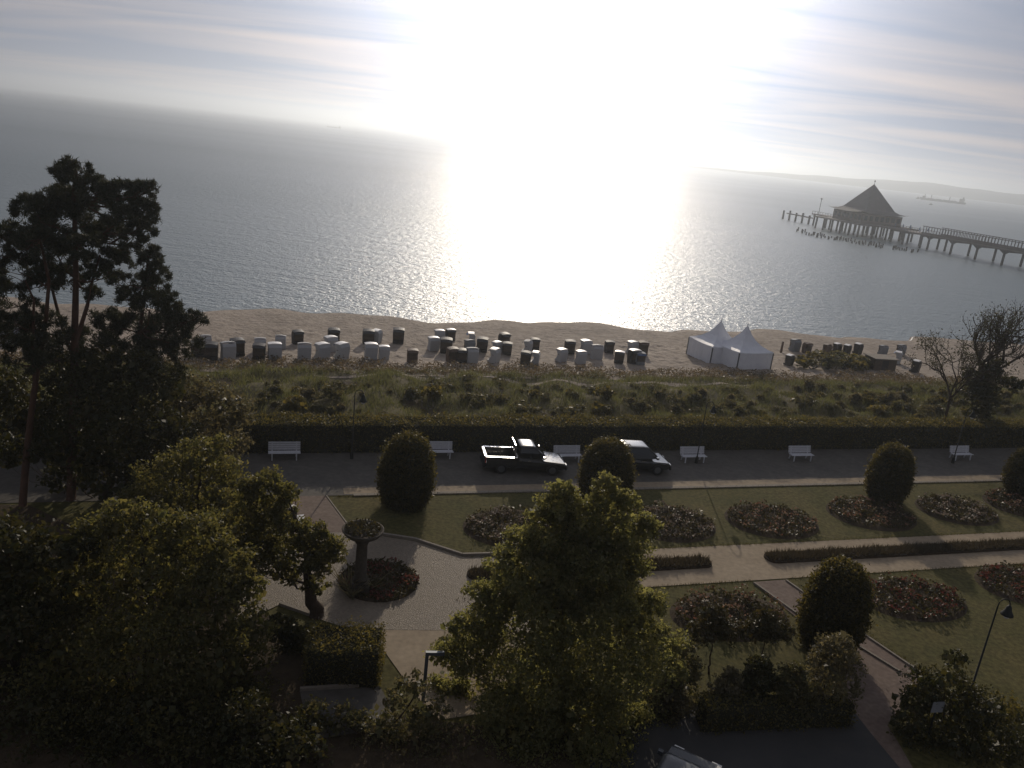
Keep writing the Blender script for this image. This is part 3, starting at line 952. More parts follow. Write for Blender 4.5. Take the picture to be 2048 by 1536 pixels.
# (x, y of the foot in the photograph, kind, turn in degrees; 0 = front to the sea)
CHAIRS = [(12, 690, 'w', 20), (28, 688, 'y', 30), (411, 698, 'w', 10), (395, 714, 'd', 190), (422, 719, 'd', 175), (474, 711, 'd', 205), (456, 718, 'w', 20), (518, 719, 'd', 172),
          (520, 704, 'w', 5), (561, 697, 'w', -5), (595, 688, 'd', 198), (549, 719, 'g', 8), (608, 719, 'w', 3), (667, 686, 'd', 185), (661, 703, 'g', 25), (644, 719, 'g', 30),
          (683, 718, 'g', 40), (736, 688, 'd', 182), (753, 686, 'g', 60), (741, 718, 'g', 4), (767, 718, 'g', 4), (796, 686, 'd', 172), (878, 684, 'g', 8), (866, 701, 'g', 10),
          (900, 681, 'k', 190), (891, 706, 'd', 170), (824, 725, 'b', 180), (941, 690, 'g', 80), (963, 704, 'd', 160), (938, 704, 'y', 20), (904, 724, 'b', 195), (921, 725, 'd', 185),
          (943, 725, 'w', 0), (1007, 692, 'd', 200), (993, 707, 'g', 30), (1013, 709, 'd', 165), (988, 725, 'g', 50), (1068, 700, 'd', 180), (1054, 706, 'w', 55), (1050, 728, 'd', 150),
          (1070, 728, 'g', 65), (1138, 707, 'd', 170), (1122, 723, 'g', 25), (1170, 707, 'g', 12), (1160, 727, 'g', 10), (1192, 718, 'w', -4), (1217, 705, 'd', 172), (1237, 726, 'k', 150),
          (1283, 709, 'b', 176), (1263, 708, 'g', 15), (1266, 727, 'k', 190), (1278, 729, 'y', 180), (1577, 731, 'k', 30), (1612, 706, 'b', 190), (1588, 702, 'y', 10), (1652, 708, 'b', 20),
          (1672, 706, 'k', 15), (1692, 709, 'k', 30), (1714, 708, 'k', 25), (1764, 710, 'y', 5), (1800, 709, 'y', 10), (1793, 727, 'g', 45), (1829, 745, 'k', 35)]
rows = [('nearest the sea', lambda v: v > 80.5), ('in mid-beach', lambda v: 75.6 < v <= 80.5), ('nearest the dune', lambda v: v <= 75.6)]
ORD = ['first', 'second', 'third', 'fourth', 'fifth', 'sixth', 'seventh', 'eighth', 'ninth', 'tenth', 'eleventh', 'twelfth', 'thirteenth', 'fourteenth',
       'fifteenth', 'sixteenth', 'seventeenth', 'eighteenth', 'nineteenth', 'twentieth', 'twenty-first', 'twenty-second', 'twenty-third', 'twenty-fourth', 'twenty-fifth', 'twenty-sixth', 'twenty-seventh', 'twenty-eighth', 'twenty-ninth', 'thirtieth']
spots = []
for x, y, kd, turn in CHAIRS:
    p = GB(x, y)
    u, v = UV(p)
    rw = next(i_ for i_, (nm, fn) in enumerate(rows) if fn(v))
    spots.append([x, y, kd, turn, p, rw, v])
for rw in range(3):
    line = sorted([s for s in spots if s[5] == rw], key=lambda s: s[0])
    for k, s in enumerate(line):
        s.append(ORD[k])
first_used = set()
for x, y, kd, turn, p, rw, v, od in spots:
    if kd not in first_used:
        c = PROTO[kd]; first_used.add(kd)
    else:
        c = copy_tree(PROTO[kd])
    c.location = (float(p[0]), float(p[1]), float(p[2]) - 0.03)
    c.rotation_euler = (0, 0, TH + math.pi + math.radians(turn))
    k = 0.88 + 0.08 * math.sin(x * 12.9)
    c.scale = (k, k, k)
    c['label'] = '%s, %s from left in the row %s' % (LOOK[kd], od, rows[rw][0])

# ------------------------------------------------------------------ pagoda tents, hut, beach posts
def pagoda(label, apex_px, rz, hgt=4.5, half=2.28):
    p = G(apex_px[0], apex_px[1], 1.8 + hgt)
    u, v = UV(p)
    zb = float(beach_z(u, v)) - 0.02
    t = thing('pagoda_tent', label, 'tent', (p[0], p[1], zb), rz, 'white pagoda tents on the beach')
    prof = [(half + 0.03, 1.9), (half, 2.08), (half * 0.80, 2.26), (half * 0.58, 2.54), (half * 0.37, 2.98), (half * 0.20, 3.54), (half * 0.085, 4.12), (0.03, hgt - 0.02)]
    mb = MB(); vs, fs, k = [], [], 5
    for j, (h, z) in enumerate(prof):
        for sde in range(4):
            for q in range(k):
                a = -h + 2 * h * q / k
                x_, y_ = [(a, -h), (h, a), (-a, h), (-h, -a)][sde]
                dip = 0.10 * (1 - (2 * q / k - 1) ** 2) * (1 if 0 < j < 5 else 0)
                vs.append((x_, y_, z - dip))
    m_ = 4 * k
    for j in range(len(prof) - 1):
        for q in range(m_):
            fs.append((j * m_ + q, j * m_ + (q + 1) % m_, (j + 1) * m_ + (q + 1) % m_, (j + 1) * m_ + q))
    mb.add(vs, fs).build('roof', 'tent', t)
    MB().tube([(0, 0, hgt - 0.1), (0, 0, hgt + 0.35)], 0.035, 6).build('finial', 'steel', t)
    for sde in range(4):
        a = sde * math.pi / 2
        for q in range(2):
            w_ = MB()
            n_ = 8
            pts = [(-half + half * (q + i2 / n_), 0.03 * math.sin(i2 * 2.4 + sde)) for i2 in range(n_ + 1)]
            vs = [(x_, -half + y_, 0.0) for x_, y_ in pts] + [(x_, -half + y_ * 0.4, 1.92) for x_, y_ in pts]
            vs2 = [(x_, y_ + 0.02, z_) for x_, y_, z_ in vs]
            n1_ = n_ + 1
            fs = [(i2, i2 + 1, n1_ + i2 + 1, n1_ + i2) for i2 in range(n_)]
            fs += [(2 * n1_ + i2 + 1, 2 * n1_ + i2, 3 * n1_ + i2, 3 * n1_ + i2 + 1) for i2 in range(n_)]
            w_.add(vs + vs2, fs)
            o = w_.build('wall_panel', 'tent', t)
            o.rotation_euler = (0, 0, a)
    for sx in (-1, 1):
        for sy in (-1, 1):
            MB().box(sx * half - 0.05, sx * half + 0.05, sy * half - 0.05, sy * half + 0.05, 0, 2.0).build('pole', 'steel', t)
    return t
pagoda('white pagoda tent with the taller spire, the left one of the two', (1443, 642), TH + math.radians(6))
pagoda('white pagoda tent in front on the right of its twin', (1495, 655), TH + math.radians(6))

p = GB(1757, 738)
t = thing('beach_hut', 'low dark wooden hut with a pale flat roof behind the dune', 'hut', p, TH - 0.1)
MB().box(-1.45, 1.45, -1.0, 1.0, 0, 1.45).build('wall', 'wood_dark', t)
MB().box(-1.6, 1.6, -1.2, 1.2, 1.45, 1.53).build('roof', 'kerb', t)
MB().box(-0.4, 0.4, -1.03, -1.002, 0.05, 1.3).build('door', 'wicker_dark', t)
for k, (x, y, s) in enumerate([(1622, 737, 2.1), (1655, 738, 2.5), (1690, 738, 2.6), (1720, 738, 2.2), (1640, 728, 2.3), (1672, 727, 2.3), (1705, 728, 2.2)]):
    put_shrub('beach_thicket_shrub', 'dense dark shrub in the thicket between the tents and the low hut', GB(x, y), s, 3 + (k % 2), k * 1.3, 'shrubs of the beach thicket', sz=0.72)
p = GB(1562, 704)
tag(MB().box(-0.12, 0.12, -0.12, 0.12, -0.1, 1.35, top=(0.03, 0.03, 0.03, 0.03)).build('wooden_post', 'wicker_brown', None, p), 'reddish brown wooden post standing right of the tents', 'post')

# ------------------------------------------------------------------ pier, pavilion, groyne, ships
PC = np.array([147.5, 366.0, 0.0])
PR = math.radians(16.6)                # the pier heads 16.6 degrees left of the view axis
DZ = 5.6
pier = thing('pier', 'long wooden pier on dark piles reaching out to the pavilion', 'pier', PC, PR)
# local: x across, y seawards
MB().box(-5.0, 5.0, -175, -16, DZ - 0.5, DZ).build('deck', 'pier_wood', pier)
MB().box(-15, 15, -15.95, 17, DZ - 0.55, DZ + 0.004).build('head_deck', 'pier_wood', pier)
MB().box(-4.0, 4.0, 17.05, 34, DZ - 0.5, DZ - 0.02).build('landing_deck', 'pier_wood', pier)
pile_me = MB().tube([(0, 0, -2.5), (0, 0, DZ - 0.5)], 0.42, 8).mesh('pile'); pile_me.materials.append(M['pier_pile'])
pile_spots = []
for y_ in [-171, -158, -145, -132, -119, -106, -94, -90.5, -80, -68, -56, -44, -40, -30, -23]:
    pile_spots += [(-4.2, y_), (4.2, y_)]
for y_ in (-14, -8, -2, 4, 10, 15.5):
    for x_ in (-13.8, -6.5, 0.5, 7.5, 13.8):
        pile_spots.append((x_, y_))
for y_ in (23, 32.5):
    pile_spots += [(-3.2, y_), (3.2, y_)]
for x_, y_ in pile_spots:
    link('pile', pile_me, None, pier, (x_, y_, 0))
cb = MB().box(-4.8, 4.8, -0.3, 0.3, DZ - 1.1, DZ - 0.505).mesh('cross_beam'); cb.materials.append(M['pier_pile'])
for y_ in [-171, -158, -145, -132, -119, -106, -94, -90.5, -80, -68, -56, -44, -40, -30, -23]:
    link('cross_beam', cb, None, pier, (0, y_, 0))
br = MB().prism([(-2.4, DZ - 0.51), (2.4, DZ - 0.51), (0.3, DZ - 1.7), (-0.3, DZ - 1.7)], -0.2, 0.2, 'x').mesh('haunch'); br.materials.append(M['pier_pile'])
for y_ in [-119, -106, -80, -68, -56, -44]:
    link('haunch', br, None, pier, (-4.2, y_, 0))
# glazed wind screen gallery along the walkway: posts, a top rail and low panels
gp = MB().box(-0.09, 0.09, -0.09, 0.09, DZ, DZ + 2.9).mesh('gallery_post'); gp.materials.append(M['pier_wood'])
for x_ in (-4.6, 4.6):
    for k in range(92):
        link('gallery_post', gp, None, pier, (x_, -172 + k * 1.45, 0))
    MB().box(x_ - 0.16, x_ + 0.16, -173, -39.5, DZ + 2.9, DZ + 3.15).build('gallery_rail', 'pier_wood', pier)
    MB().box(x_ - 0.07, x_ + 0.07, -173, -39.5, DZ + 0.05, DZ + 0.75).build('gallery_panel', 'pier_wood', pier)
# terrace railing, lamps, folded parasols are separate things
rail = MB().box(-0.06, 0.06, -0.06, 0.06, DZ, DZ + 1.1).mesh('rail_post'); rail.materials.append(M['pier_wood'])
for k in range(14):
    for x_ in (-4.7, 4.7):
        link('rail_post', rail, None, pier, (x_, -38.5 + k * 1.7, 0))
for x_ in (-4.7, 4.7):
    MB().box(x_ - 0.08, x_ + 0.08, -39, -16, DZ + 1.1, DZ + 1.22).build('hand_rail', 'pier_wood', pier)
for k in range(9):
    link('rail_post', rail, None, pier, (-3.8, 18 + k * 2.0, 0))
MB().box(-3.88, -3.72, 17.5, 34, DZ + 1.1, DZ + 1.22).build('hand_rail', 'pier_wood', pier)

def pier_pt(x, y, z):
    c, s = math.cos(PR), math.sin(PR)
    return np.array([PC[0] + x * c - y * s, PC[1] + x * s + y * c, z])
for k, y_ in enumerate((-20.5, -23.5, -26, -29.5, -33, -36)):
    o = MB().tube([(0, 0, 0), (0, 0, 0.9), (0, 0, 1.1), (0, 0, 2.3)], [0.04, 0.05, 0.32, 0.05], 7).build('folded_parasol', 'canvas_blue', None, pier_pt(-1.5 + (k % 3) * 1.4, y_, DZ))
    tag(o, 'small folded parasol standing on the terrace of the pier', 'parasol', 'folded parasols on the pier terrace')
for k, (x_, y_, h_) in enumerate(((-3.2, 30, 7.0), (1.5, 20, 4.5))):
    t = thing('pier_lamp', ['tall thin lamp post at the seaward end of the pier', 'shorter lamp post beside the pavilion on the pier'][k], 'lamp', pier_pt(x_, y_, DZ - 0.02))
    MB().tube([(0, 0, 0), (0, 0, h_)], 0.12, 6).build('pole', 'lamp_metal', t)
    MB().lathe([(0.1, h_), (0.55, h_ + 0.1), (0.55, h_ + 0.35), (0.15, h_ + 0.5)], 10).build('lamp_head', 'lamp_metal', t)

pav = thing('pier_pavilion', 'dark pavilion with a steep pyramid roof on the pier', 'pavilion', pier_pt(0, 0, DZ + 0.006), PR)
pav.scale = (0.9, 0.9, 1.0)
MB().box(-11.2, 11.2, -11.2, 11.2, 0, 4.2).build('wall', 'pier_wall', pav)
# skirt roof with eaves that flare up at the corners
vs, fs = [], []
rings = [(13.6, 4.35, 0.9), (12.2, 4.5, 0.35), (10.0, 5.2, 0.0), (8.6, 5.9, 0.0)]
k = 8
for h, z, fl in rings:
    for sde in range(4):
        for q in range(k):
            a = -h + 2 * h * q / k
            x_, y_ = [(a, -h), (h, a), (-a, h), (-h, -a)][sde]
            vs.append((x_, y_, z + fl * abs(2 * q / k - 1) ** 3))
m_ = 4 * k
for j in range(len(rings) - 1):
    for q in range(m_):
        fs.append((j * m_ + q, j * m_ + (q + 1) % m_, (j + 1) * m_ + (q + 1) % m_, (j + 1) * m_ + q))
fs.append(tuple(range(m_ - 1, -1, -1)))
sk = MB().add(vs, fs).build('skirt_roof', 'pier_roof', pav)
h = 8.75
py_ = MB().add([(-h, -h, 5.55), (h, -h, 5.55), (h, h, 5.55), (-h, h, 5.55), (0, 0, 16.6)], [(0, 1, 4), (1, 2, 4), (2, 3, 4), (3, 0, 4), (3, 2, 1, 0)]).build('pyramid_roof', 'pier_roof', pav)
MB().tube([(0, 0, 16.4), (0, 0, 18.2)], 0.10, 6).box(-0.35, 0.35, -0.05, 0.05, 17.6, 18.1).build('finial', 'steel', pav)
wf = MB().box(-0.95, 0.95, -0.06, 0.06, 0, 2.2).mesh('window'); wf.materials.append(M['wood_dark'])
wp = MB().box(-0.8, 0.8, -0.05, 0.05, 0.15, 2.05).mesh('pane'); wp.materials.append(M['pane'])
for sde in range(4):
    for q in range(7):
        a = -9.3 + q * 3.1
        x_, y_ = [(a, -11.25), (11.25, a), (-a, 11.25), (-11.25, -a)][sde]
        w_ = link('window', wf, None, pav, (x_, y_, 1.3)); w_.rotation_euler = (0, 0, sde * math.pi / 2)
        link('pane', wp, None, w_, (0, -0.03, 0))

# old landing stage stakes beyond the pier head
land = thing('landing_stage', 'low dark row of mooring stakes beyond the seaward end of the pier', 'jetty', pier_pt(0, 36, 0), PR)
for k in range(5):
    MB().tube([(0, 0, -2), (0, 0, 4.3 + (k % 2) * 0.5)], 0.5, 7).build('stake', 'pier_pile', land, (-2.0 + 0.3 * k, 2 + k * 6.0, 0))
MB().box(-2.6, -1.4, 0, 21, 3.0, 3.5).build('walkway', 'pier_wood', land)

gro = thing('groyne', 'broken row of old stakes standing in the water before the pier', 'groyne', G(1700, 486, 0), 0)
gb = np.array(G(1700, 486, 0))
r = random.Random(3)
stake = MB().tube([(0, 0, -1.2), (0, 0, 1.15)], 0.26, 6).mesh('stake'); stake.materials.append(M['pier_pile'])
for k in range(64):
    tpos = k / 63.0
    if 0.73 < tpos < 0.78 or (tpos > 0.86 and r.random() < 0.55):
        continue
    x = 1594 + 240 * tpos; y = 463 + 43 * tpos ** 0.85
    p = G(x + r.uniform(-1.5, 1.5), y + r.uniform(-2.5, 2.5), 0) - gb
    o = link('stake', stake, None, gro, p)
    o.scale = (1, 1, r.uniform(0.7, 1.5))
    o.rotation_euler = (r.uniform(-.1, .1), r.uniform(-.15, .15), 0)

def ship(name, label, p, L, rz, cranes, detail=True):
    t = thing(name, label, 'ship', p, rz)
    hb, hh = L * 0.065, L * 0.045
    MB().add([(-L / 2, -hb, 0), (L * 0.42, -hb, 0), (L / 2, 0, 0), (L * 0.42, hb, 0), (-L / 2, hb, 0),
              (-L / 2 - 1, -hb, hh), (L * 0.43, -hb, hh * 1.1), (L * 0.53, 0, hh * 1.45), (L * 0.43, hb, hh * 1.1), (-L / 2 - 1, hb, hh)],
             [(4, 3, 2, 1, 0), (5, 6, 7, 8, 9), (0, 1, 6, 5), (1, 2, 7, 6), (2, 3, 8, 7), (3, 4, 9, 8), (4, 0, 5, 9)]).build('hull', 'ship_hull', t)
    MB().box(-L * 0.47, -L * 0.36, -hb * 0.85, hb * 0.85, hh, hh + L * 0.085).build('superstructure', 'ship_white', t)
    MB().box(-L * 0.455, -L * 0.425, -hb * 0.3, hb * 0.3, hh + L * 0.085, hh + L * 0.12).build('funnel', 'ship_hull', t)
    MB().box(L * 0.40, L * 0.47, -hb * 0.4, hb * 0.4, hh * 1.1, hh + L * 0.05).build('forecastle', 'ship_hull', t)
    for k in range(4):
        MB().box(-L * 0.30 + k * L * 0.17, -L * 0.30 + k * L * 0.17 + L * 0.13, -hb * 0.6, hb * 0.6, hh, hh + L * 0.012).build('hatch', 'ship_hull', t)
    for c in cranes:
        MB().box(L * c - L * 0.008, L * c + L * 0.008, -hb * 0.12, hb * 0.12, hh, hh + L * 0.10).build('crane', 'ship_hull', t)
    return t
ship('cargo_ship', 'long dark cargo ship with deck cranes far off on the right', G(1885, 404, 0), 80, math.pi - 0.38, (0.27, -0.14, 0.42))
pf = P(668, 246, 3200.0)
ship('distant_ship', 'tiny faint ship on the horizon left of the glare', (pf[0], pf[1], 0), 55, 3.0, (0.1,))
def boat(label, px, L):
    p = G(px[0], px[1], 0)
    t = thing('small_boat', label, 'boat', p, 0.6)
    MB().add([(-L / 2, -L * .15, 0), (L * .3, -L * .15, 0), (L * .3, L * .15, 0), (-L / 2, L * .15, 0), (-L / 2, -L * .18, L * .16), (L * .5, 0, L * .22), (-L / 2, L * .18, L * .16)],
             [(3, 2, 1, 0), (4, 5, 6), (0, 1, 5, 4), (1, 2, 5), (2, 3, 6, 5), (3, 0, 4, 6)]).build('hull', 'ship_hull', t)
    MB().box(-L * .2, L * .1, -L * .1, L * .1, L * .14, L * .38, top=(L * .03, L * .06, L * .02, L * .02)).build('cabin', 'ship_white', t)
boat('tiny motor boat on the water below the cargo ship', (1862, 410), 7)
boat('tiny boat on the far water left of the cargo ship', (1836, 398), 12)

# ------------------------------------------------------------------ promenade: benches, lamps, cars
def bench_proto():
    t = thing('park_bench', 'x', 'bench', (0, 0, 0), 0, 'white benches along the hedge')
    for k in range(3):
        MB().box(-0.95, 0.95, -0.26 + k * 0.16, -0.13 + k * 0.16, 0.43, 0.465).build('seat_slat', 'white_paint', t)
    for k in range(4):
        y_ = 0.24 + k * 0.035
        MB().box(-0.95, 0.95, y_, y_ + 0.03, 0.50 + k * 0.125, 0.61 + k * 0.125).build('back_slat', 'white_paint', t)
    for s in (-0.72, 0.72):
        MB().prism([(-0.28, 0), (-0.22, 0), (-0.2, 0.38), (0.2, 0.38), (0.30, 0), (0.36, 0), (0.27, 0.46), (0.42, 0.98), (0.37, 0.98), (0.22, 0.43), (-0.26, 0.43)], s - 0.035, s + 0.035, 'x').build('leg_frame', 'white_paint', t)
    return t
B0 = bench_proto()
bl = ['white bench at the left end of the row, beside the leafy shrub', 'white bench partly hidden behind the first clipped yew from the left', 'white bench half hidden between the two dark vehicles and the second yew',
      'white bench standing free just right of the second dark vehicle', 'white bench left of the third clipped yew', 'white bench mostly hidden behind the third clipped yew', 'white bench at the right end of the row']
for k, (x, y) in enumerate([(568, 909), (876, 915), (1134, 922), (1385, 923), (1600, 920), (1792, 919), (1920, 918)]):
    b = B0 if k == 0 else copy_tree(B0)
    u, v = UV(G(x, y, 2.985))
    b.location = [float(c) for c in W(u, min(v, 47.35), 2.985)]
    b.rotation_euler = (0, 0, TH)
    b['label'] = bl[k]

def lamp(label, p, rz, h=4.6):
    t = thing('street_lamp', label, 'street lamp', p, rz, 'swan neck lamps')
    MB().lathe([(0.11, 0), (0.11, 0.35), (0.06, 0.5), (0.05, 0.55)], 10).build('base', 'lamp_metal', t)
    pts = [(0, 0, 0.5), (0, 0, h - 0.45)]
    rad = [0.045, 0.03]
    for k in range(9):
        a = math.pi * k / 8
        pts.append((0.26 - 0.26 * math.cos(a), 0, h - 0.35 + 0.30 * math.sin(a)))
        rad.append(0.024)
    MB().tube(pts, rad, 8).build('pole', 'lamp_metal', t, smooth_shade=True)
    sh = MB().lathe([(0.03, h - 0.32), (0.10, h - 0.42), (0.14, h - 0.58), (0.24, h - 0.74), (0.25, h - 0.78), (0.20, h - 0.76)], 14, (0.52, 0)).build('lamp_shade', 'lamp_metal', t, smooth_shade=True)
    MB().lathe([(0.15, h - 0.75), (0.15, h - 0.84), (0.08, h - 0.92), (0.01, h - 0.94)], 12, (0.52, 0)).build('lamp_glass', 'lamp_glass', sh, smooth_shade=True)
    return t
lamp('swan neck lamp rising above the hedge behind the first yew on the left', G(703, 917, 2.985), 0.1)
lamp('swan neck lamp behind the hedge right of the second yew, beside a free bench', G(1392, 926, 2.985), 0.1)
lamp('swan neck lamp above the hedge near the sparse tree on the right', G(1905, 926, 2.985), 0.1)
lamp('tall swan neck lamp on the near lawn at the right edge', G(1938, 1392, 2.96), 0.15, 4.7)

def rrect(x0, x1, hw, r, n=3):
    pts = []
    for cx_, cy_, a0 in ((x1 - r, hw - r, 0), (x0 + r, hw - r, 90), (x0 + r, -hw + r, 180), (x1 - r, -hw + r, 270)):
        for k in range(n + 1):
            a = math.radians(a0 + 90 * k / n)
            pts.append((cx_ + r * math.cos(a), cy_ + r * math.sin(a)))
    return pts
def loft(mb, rings, cap0=True, cap1=True):
    n_ = len(rings[0])
    vs = [p for r_ in rings for p in r_]
    fs = []
    for j in range(len(rings) - 1):
        for q in range(n_):
            fs.append((j * n_ + q, j * n_ + (q + 1) % n_, (j + 1) * n_ + (q + 1) % n_, (j + 1) * n_ + q))
    if cap0: fs.append(tuple(range(n_ - 1, -1, -1)))
    if cap1: fs.append(tuple(range((len(rings) - 1) * n_, len(rings) * n_)))
    return mb.add(vs, fs)
def layer(x0, x1, hw, z, r=0.18, zf=None):
    return [(x, y, z if zf is None else zf(x)) for x, y in rrect(x0, x1, hw, r)]
def vehicle(name, label, p, rz, paint, pickup=True, L=5.3):
    """x forward, y to the left"""
    t = thing(name, label, 'car', p, rz, 'dark vehicles on the promenade' if paint == 'car_paint' else None)
    h0, h1 = -L / 2, L / 2
    cab0 = -0.55 if pickup else h0 + 0.25
    top0 = -0.45 if pickup else h0 + 0.95
    belt = 1.12
    b = MB()
    end = -0.62 if pickup else h0
    hood = lambda x: belt - 0.02 if x < 1.0 else belt - 0.02 - 0.36 * ((x - 1.0) / (h1 - 1.0)) ** 1.25
    loft(b, [layer(end + 0.04, h1 - 0.12, 0.80, 0.34), layer(end, h1 - 0.02, 0.90, 0.45), layer(end, h1, 0.94, 0.66),
             layer(end, h1 - 0.03, 0.93, 0.80, zf=lambda x: min(0.92, hood(x) - 0.05)), layer(end, h1 - 0.12, 0.88, 1.0, zf=hood)])
    body = b.build('body', paint, t)
    if pickup:
        MB().box(h0 + 0.02, end - 0.003, -0.80, 0.80, 0.42, 0.66).build('bed_floor', paint, t)
        for s in (-1, 1):
            w_ = MB().box(h0 + 0.08, end - 0.003, s * 0.87 - 0.065, s * 0.87 + 0.065, 0.50, 1.10).build('bed_side', paint, t)
            MB().box(h0 + 0.02, end - 0.01, s * 0.87 - 0.085, s * 0.87 + 0.085, 1.102, 1.135).build('bed_rail', 'chrome', t)
        MB().box(h0 - 0.02, h0 + 0.075, -0.80, 0.80, 0.50, 1.10).build('tailgate', paint, t)
        MB().box(h0 - 0.05, h0 + 0.09, -0.78, 0.78, 1.102, 1.135).build('tailgate_rail', 'chrome', t)
        MB().tube([(-0.75, -0.72, 1.10), (-0.78, -0.66, 1.86), (-0.78, 0.66, 1.86), (-0.75, 0.72, 1.10)], 0.035, 6).build('roll_bar', 'chrome', t)
    g = MB()
    loft(g, [layer(cab0, 1.28, 0.86, belt - 0.01, 0.16), layer(cab0 + 0.04, 0.98, 0.80, 1.42, 0.16), layer(top0, 0.50, 0.70, 1.74, 0.16)])
    g.build('glasshouse', 'car_glass', t)
    r_ = MB()
    loft(r_, [layer(top0 - 0.04, 0.56, 0.74, 1.735, 0.18), layer(top0 - 0.03, 0.52, 0.72, 1.79, 0.18), layer(top0 + 0.10, 0.36, 0.60, 1.825, 0.18), layer(top0 + 0.3, 0.12, 0.36, 1.838, 0.12)])
    r_.build('roof', paint, t, smooth_shade=True)
    for s in (-1, 1):
        for a, b_ in (((1.24, s * 0.85, belt), (0.52, s * 0.71, 1.74)), ((cab0 + 0.03, s * 0.85, belt), (top0 + 0.02, s * 0.71, 1.74)), ((0.25, s * 0.868, belt), (0.12, s * 0.715, 1.74))):
            MB().tube([a, b_], 0.035, 5).build('pillar', paint, t)
        MB().box(0.98, 1.12, s * 1.0 - 0.09, s * 1.0 + 0.09, 1.14, 1.28).build('mirror', paint, t)
        for x_ in (0.15, -0.45):
            MB().box(x_ - 0.10, x_ + 0.10, s * 0.945 - 0.012, s * 0.945 + 0.012, 0.93, 0.965).build('door_handle', 'chrome', t)
        MB().box(h1 - 0.28, h1 - 0.02, s * 0.66 - 0.17, s * 0.66 + 0.17, 0.62, 0.74).build('headlight', 'head_light', t)
        MB().box(h0 - 0.03, h0 + 0.05, s * 0.86 - 0.055, s * 0.86 + 0.055, 0.72, 1.02).build('tail_light', 'tail_light', t)
        for x_ in (h1 - 0.95, h0 + 1.05):
            w_ = MB().tube([(0, -0.12, 0), (0, -0.09, 0), (0, 0.09, 0), (0, 0.12, 0)], [0.31, 0.37, 0.37, 0.31], 16).build('wheel', 'rubber', t, (x_, s * 0.86, 0.37))
            MB().tube([(0, -0.125, 0), (0, 0.125, 0)], 0.22, 12).build('rim', 'steel', w_)
    MB().box(h1 - 0.10, h1 + 0.05, -0.82, 0.82, 0.36, 0.56).build('bumper', 'rubber', t)
    MB().box(h0 - 0.10, h0 + 0.02, -0.82, 0.82, 0.36, 0.49).build('bumper', 'rubber', t)
    return t
pk = G(1046, 938, 2.985)
vehicle('pickup_truck', 'dark pickup truck with an open bed parked between the first two yews', pk, TH - 0.12, 'car_paint', True)
sv = G(1270, 938, 2.985)
vehicle('parked_car', 'dark car with its rear hidden behind the second clipped yew', sv, TH - 0.12, 'car_paint', False, 4.3)
st = G(1346, 1632, 2.998)
vehicle('street_car', 'dark grey car on the street at the bottom edge', st, math.radians(62), 'car_paint_silver', False, 4.6)

# ------------------------------------------------------------------ garden: yews, beds, column, small things
def yew_mesh(seed=90, H=3.65, R=1.30, n=21000):
    rng_ = np.random.default_rng(seed)
    t_ = rng_.uniform(0, 1, n * 2)
    def rad(q):
        return R * np.clip(np.where(q < 0.38, 0.72 + 0.28 * np.sin(q / 0.38 * math.pi / 2), np.sqrt(np.clip(1 - ((q - 0.38) / 0.62) ** 2.3, 0, 1))), 0.0, 1)
    keep_ = rng_.uniform(0, 1, n * 2) < rad(t_) / R * 0.9 + 0.1
    t_ = t_[keep_][:n]
    a = rng_.uniform(0, 2 * math.pi, len(t_))
    rr_ = rad(t_) * (1 + 0.02 * np.sin(a * 5 + t_ * 9)) + rng_.normal(size=len(t_)) * 0.045 + rng_.exponential(0.075, len(t_)) + 0.07 * np.sin(a * 3 + t_ * 14) * np.sin(t_ * 17 + a) + 0.04 * np.sin(a * 7 + 3) * np.sin(t_ * 31)
    C = np.stack([rr_ * np.cos(a), rr_ * np.sin(a), 0.08 + t_ * H + (t_ > 0.8) * rng_.exponential(0.06, len(t_))], 1)
    v_, f_ = leaves(C, 0.15, rng_, 0.4, upright=0.35)
    me = mesh_np('crown', v_, f_)
    me.materials.append(M['yew'])
    prof = [(max(0.02, float(rad(np.array(q))) * 0.92), 0.05 + q * H * 0.965) for q in np.linspace(0, 1, 14)]
    core = MB().lathe(prof, 20).mesh('core', True)
    core.materials.append(M['dark_core'])
    return me, core
YM, YC = yew_mesh()
yl = ['clipped egg-shaped yew on the left, nearest the leafy trees', 'clipped egg-shaped yew hiding the rear of a dark car', 'clipped egg-shaped yew on the far lawn casting shade over a flower bed',
      'clipped egg-shaped yew cut by the right edge of the picture', 'clipped egg-shaped yew nearest the camera, standing by the brick walk']
for k, (x, y, s, sz) in enumerate([(808, 1010, 1.02, 1.08), (1205, 1010, 1.06, 1.16), (1766, 998, 0.98, 0.98), (2046, 990, 1.0, 1.0), (1650, 1296, 0.97, 1.1)]):
    t = thing('clipped_yew', yl[k], 'topiary', G(x, y, 2.96), k * 1.7, 'clipped yews in the garden')
    t.scale = (s * (1 + 0.05 * math.sin(k * 2.3)), s, sz * (1 + 0.05 * math.cos(k * 3.1)))
    t.rotation_euler = (0.02 * math.sin(k * 5), 0.03 * math.cos(k * 4 + 1), k * 1.7)
    tag(link('crown', YM, None, t), kind='stuff')
    link('core', YC, None, t)

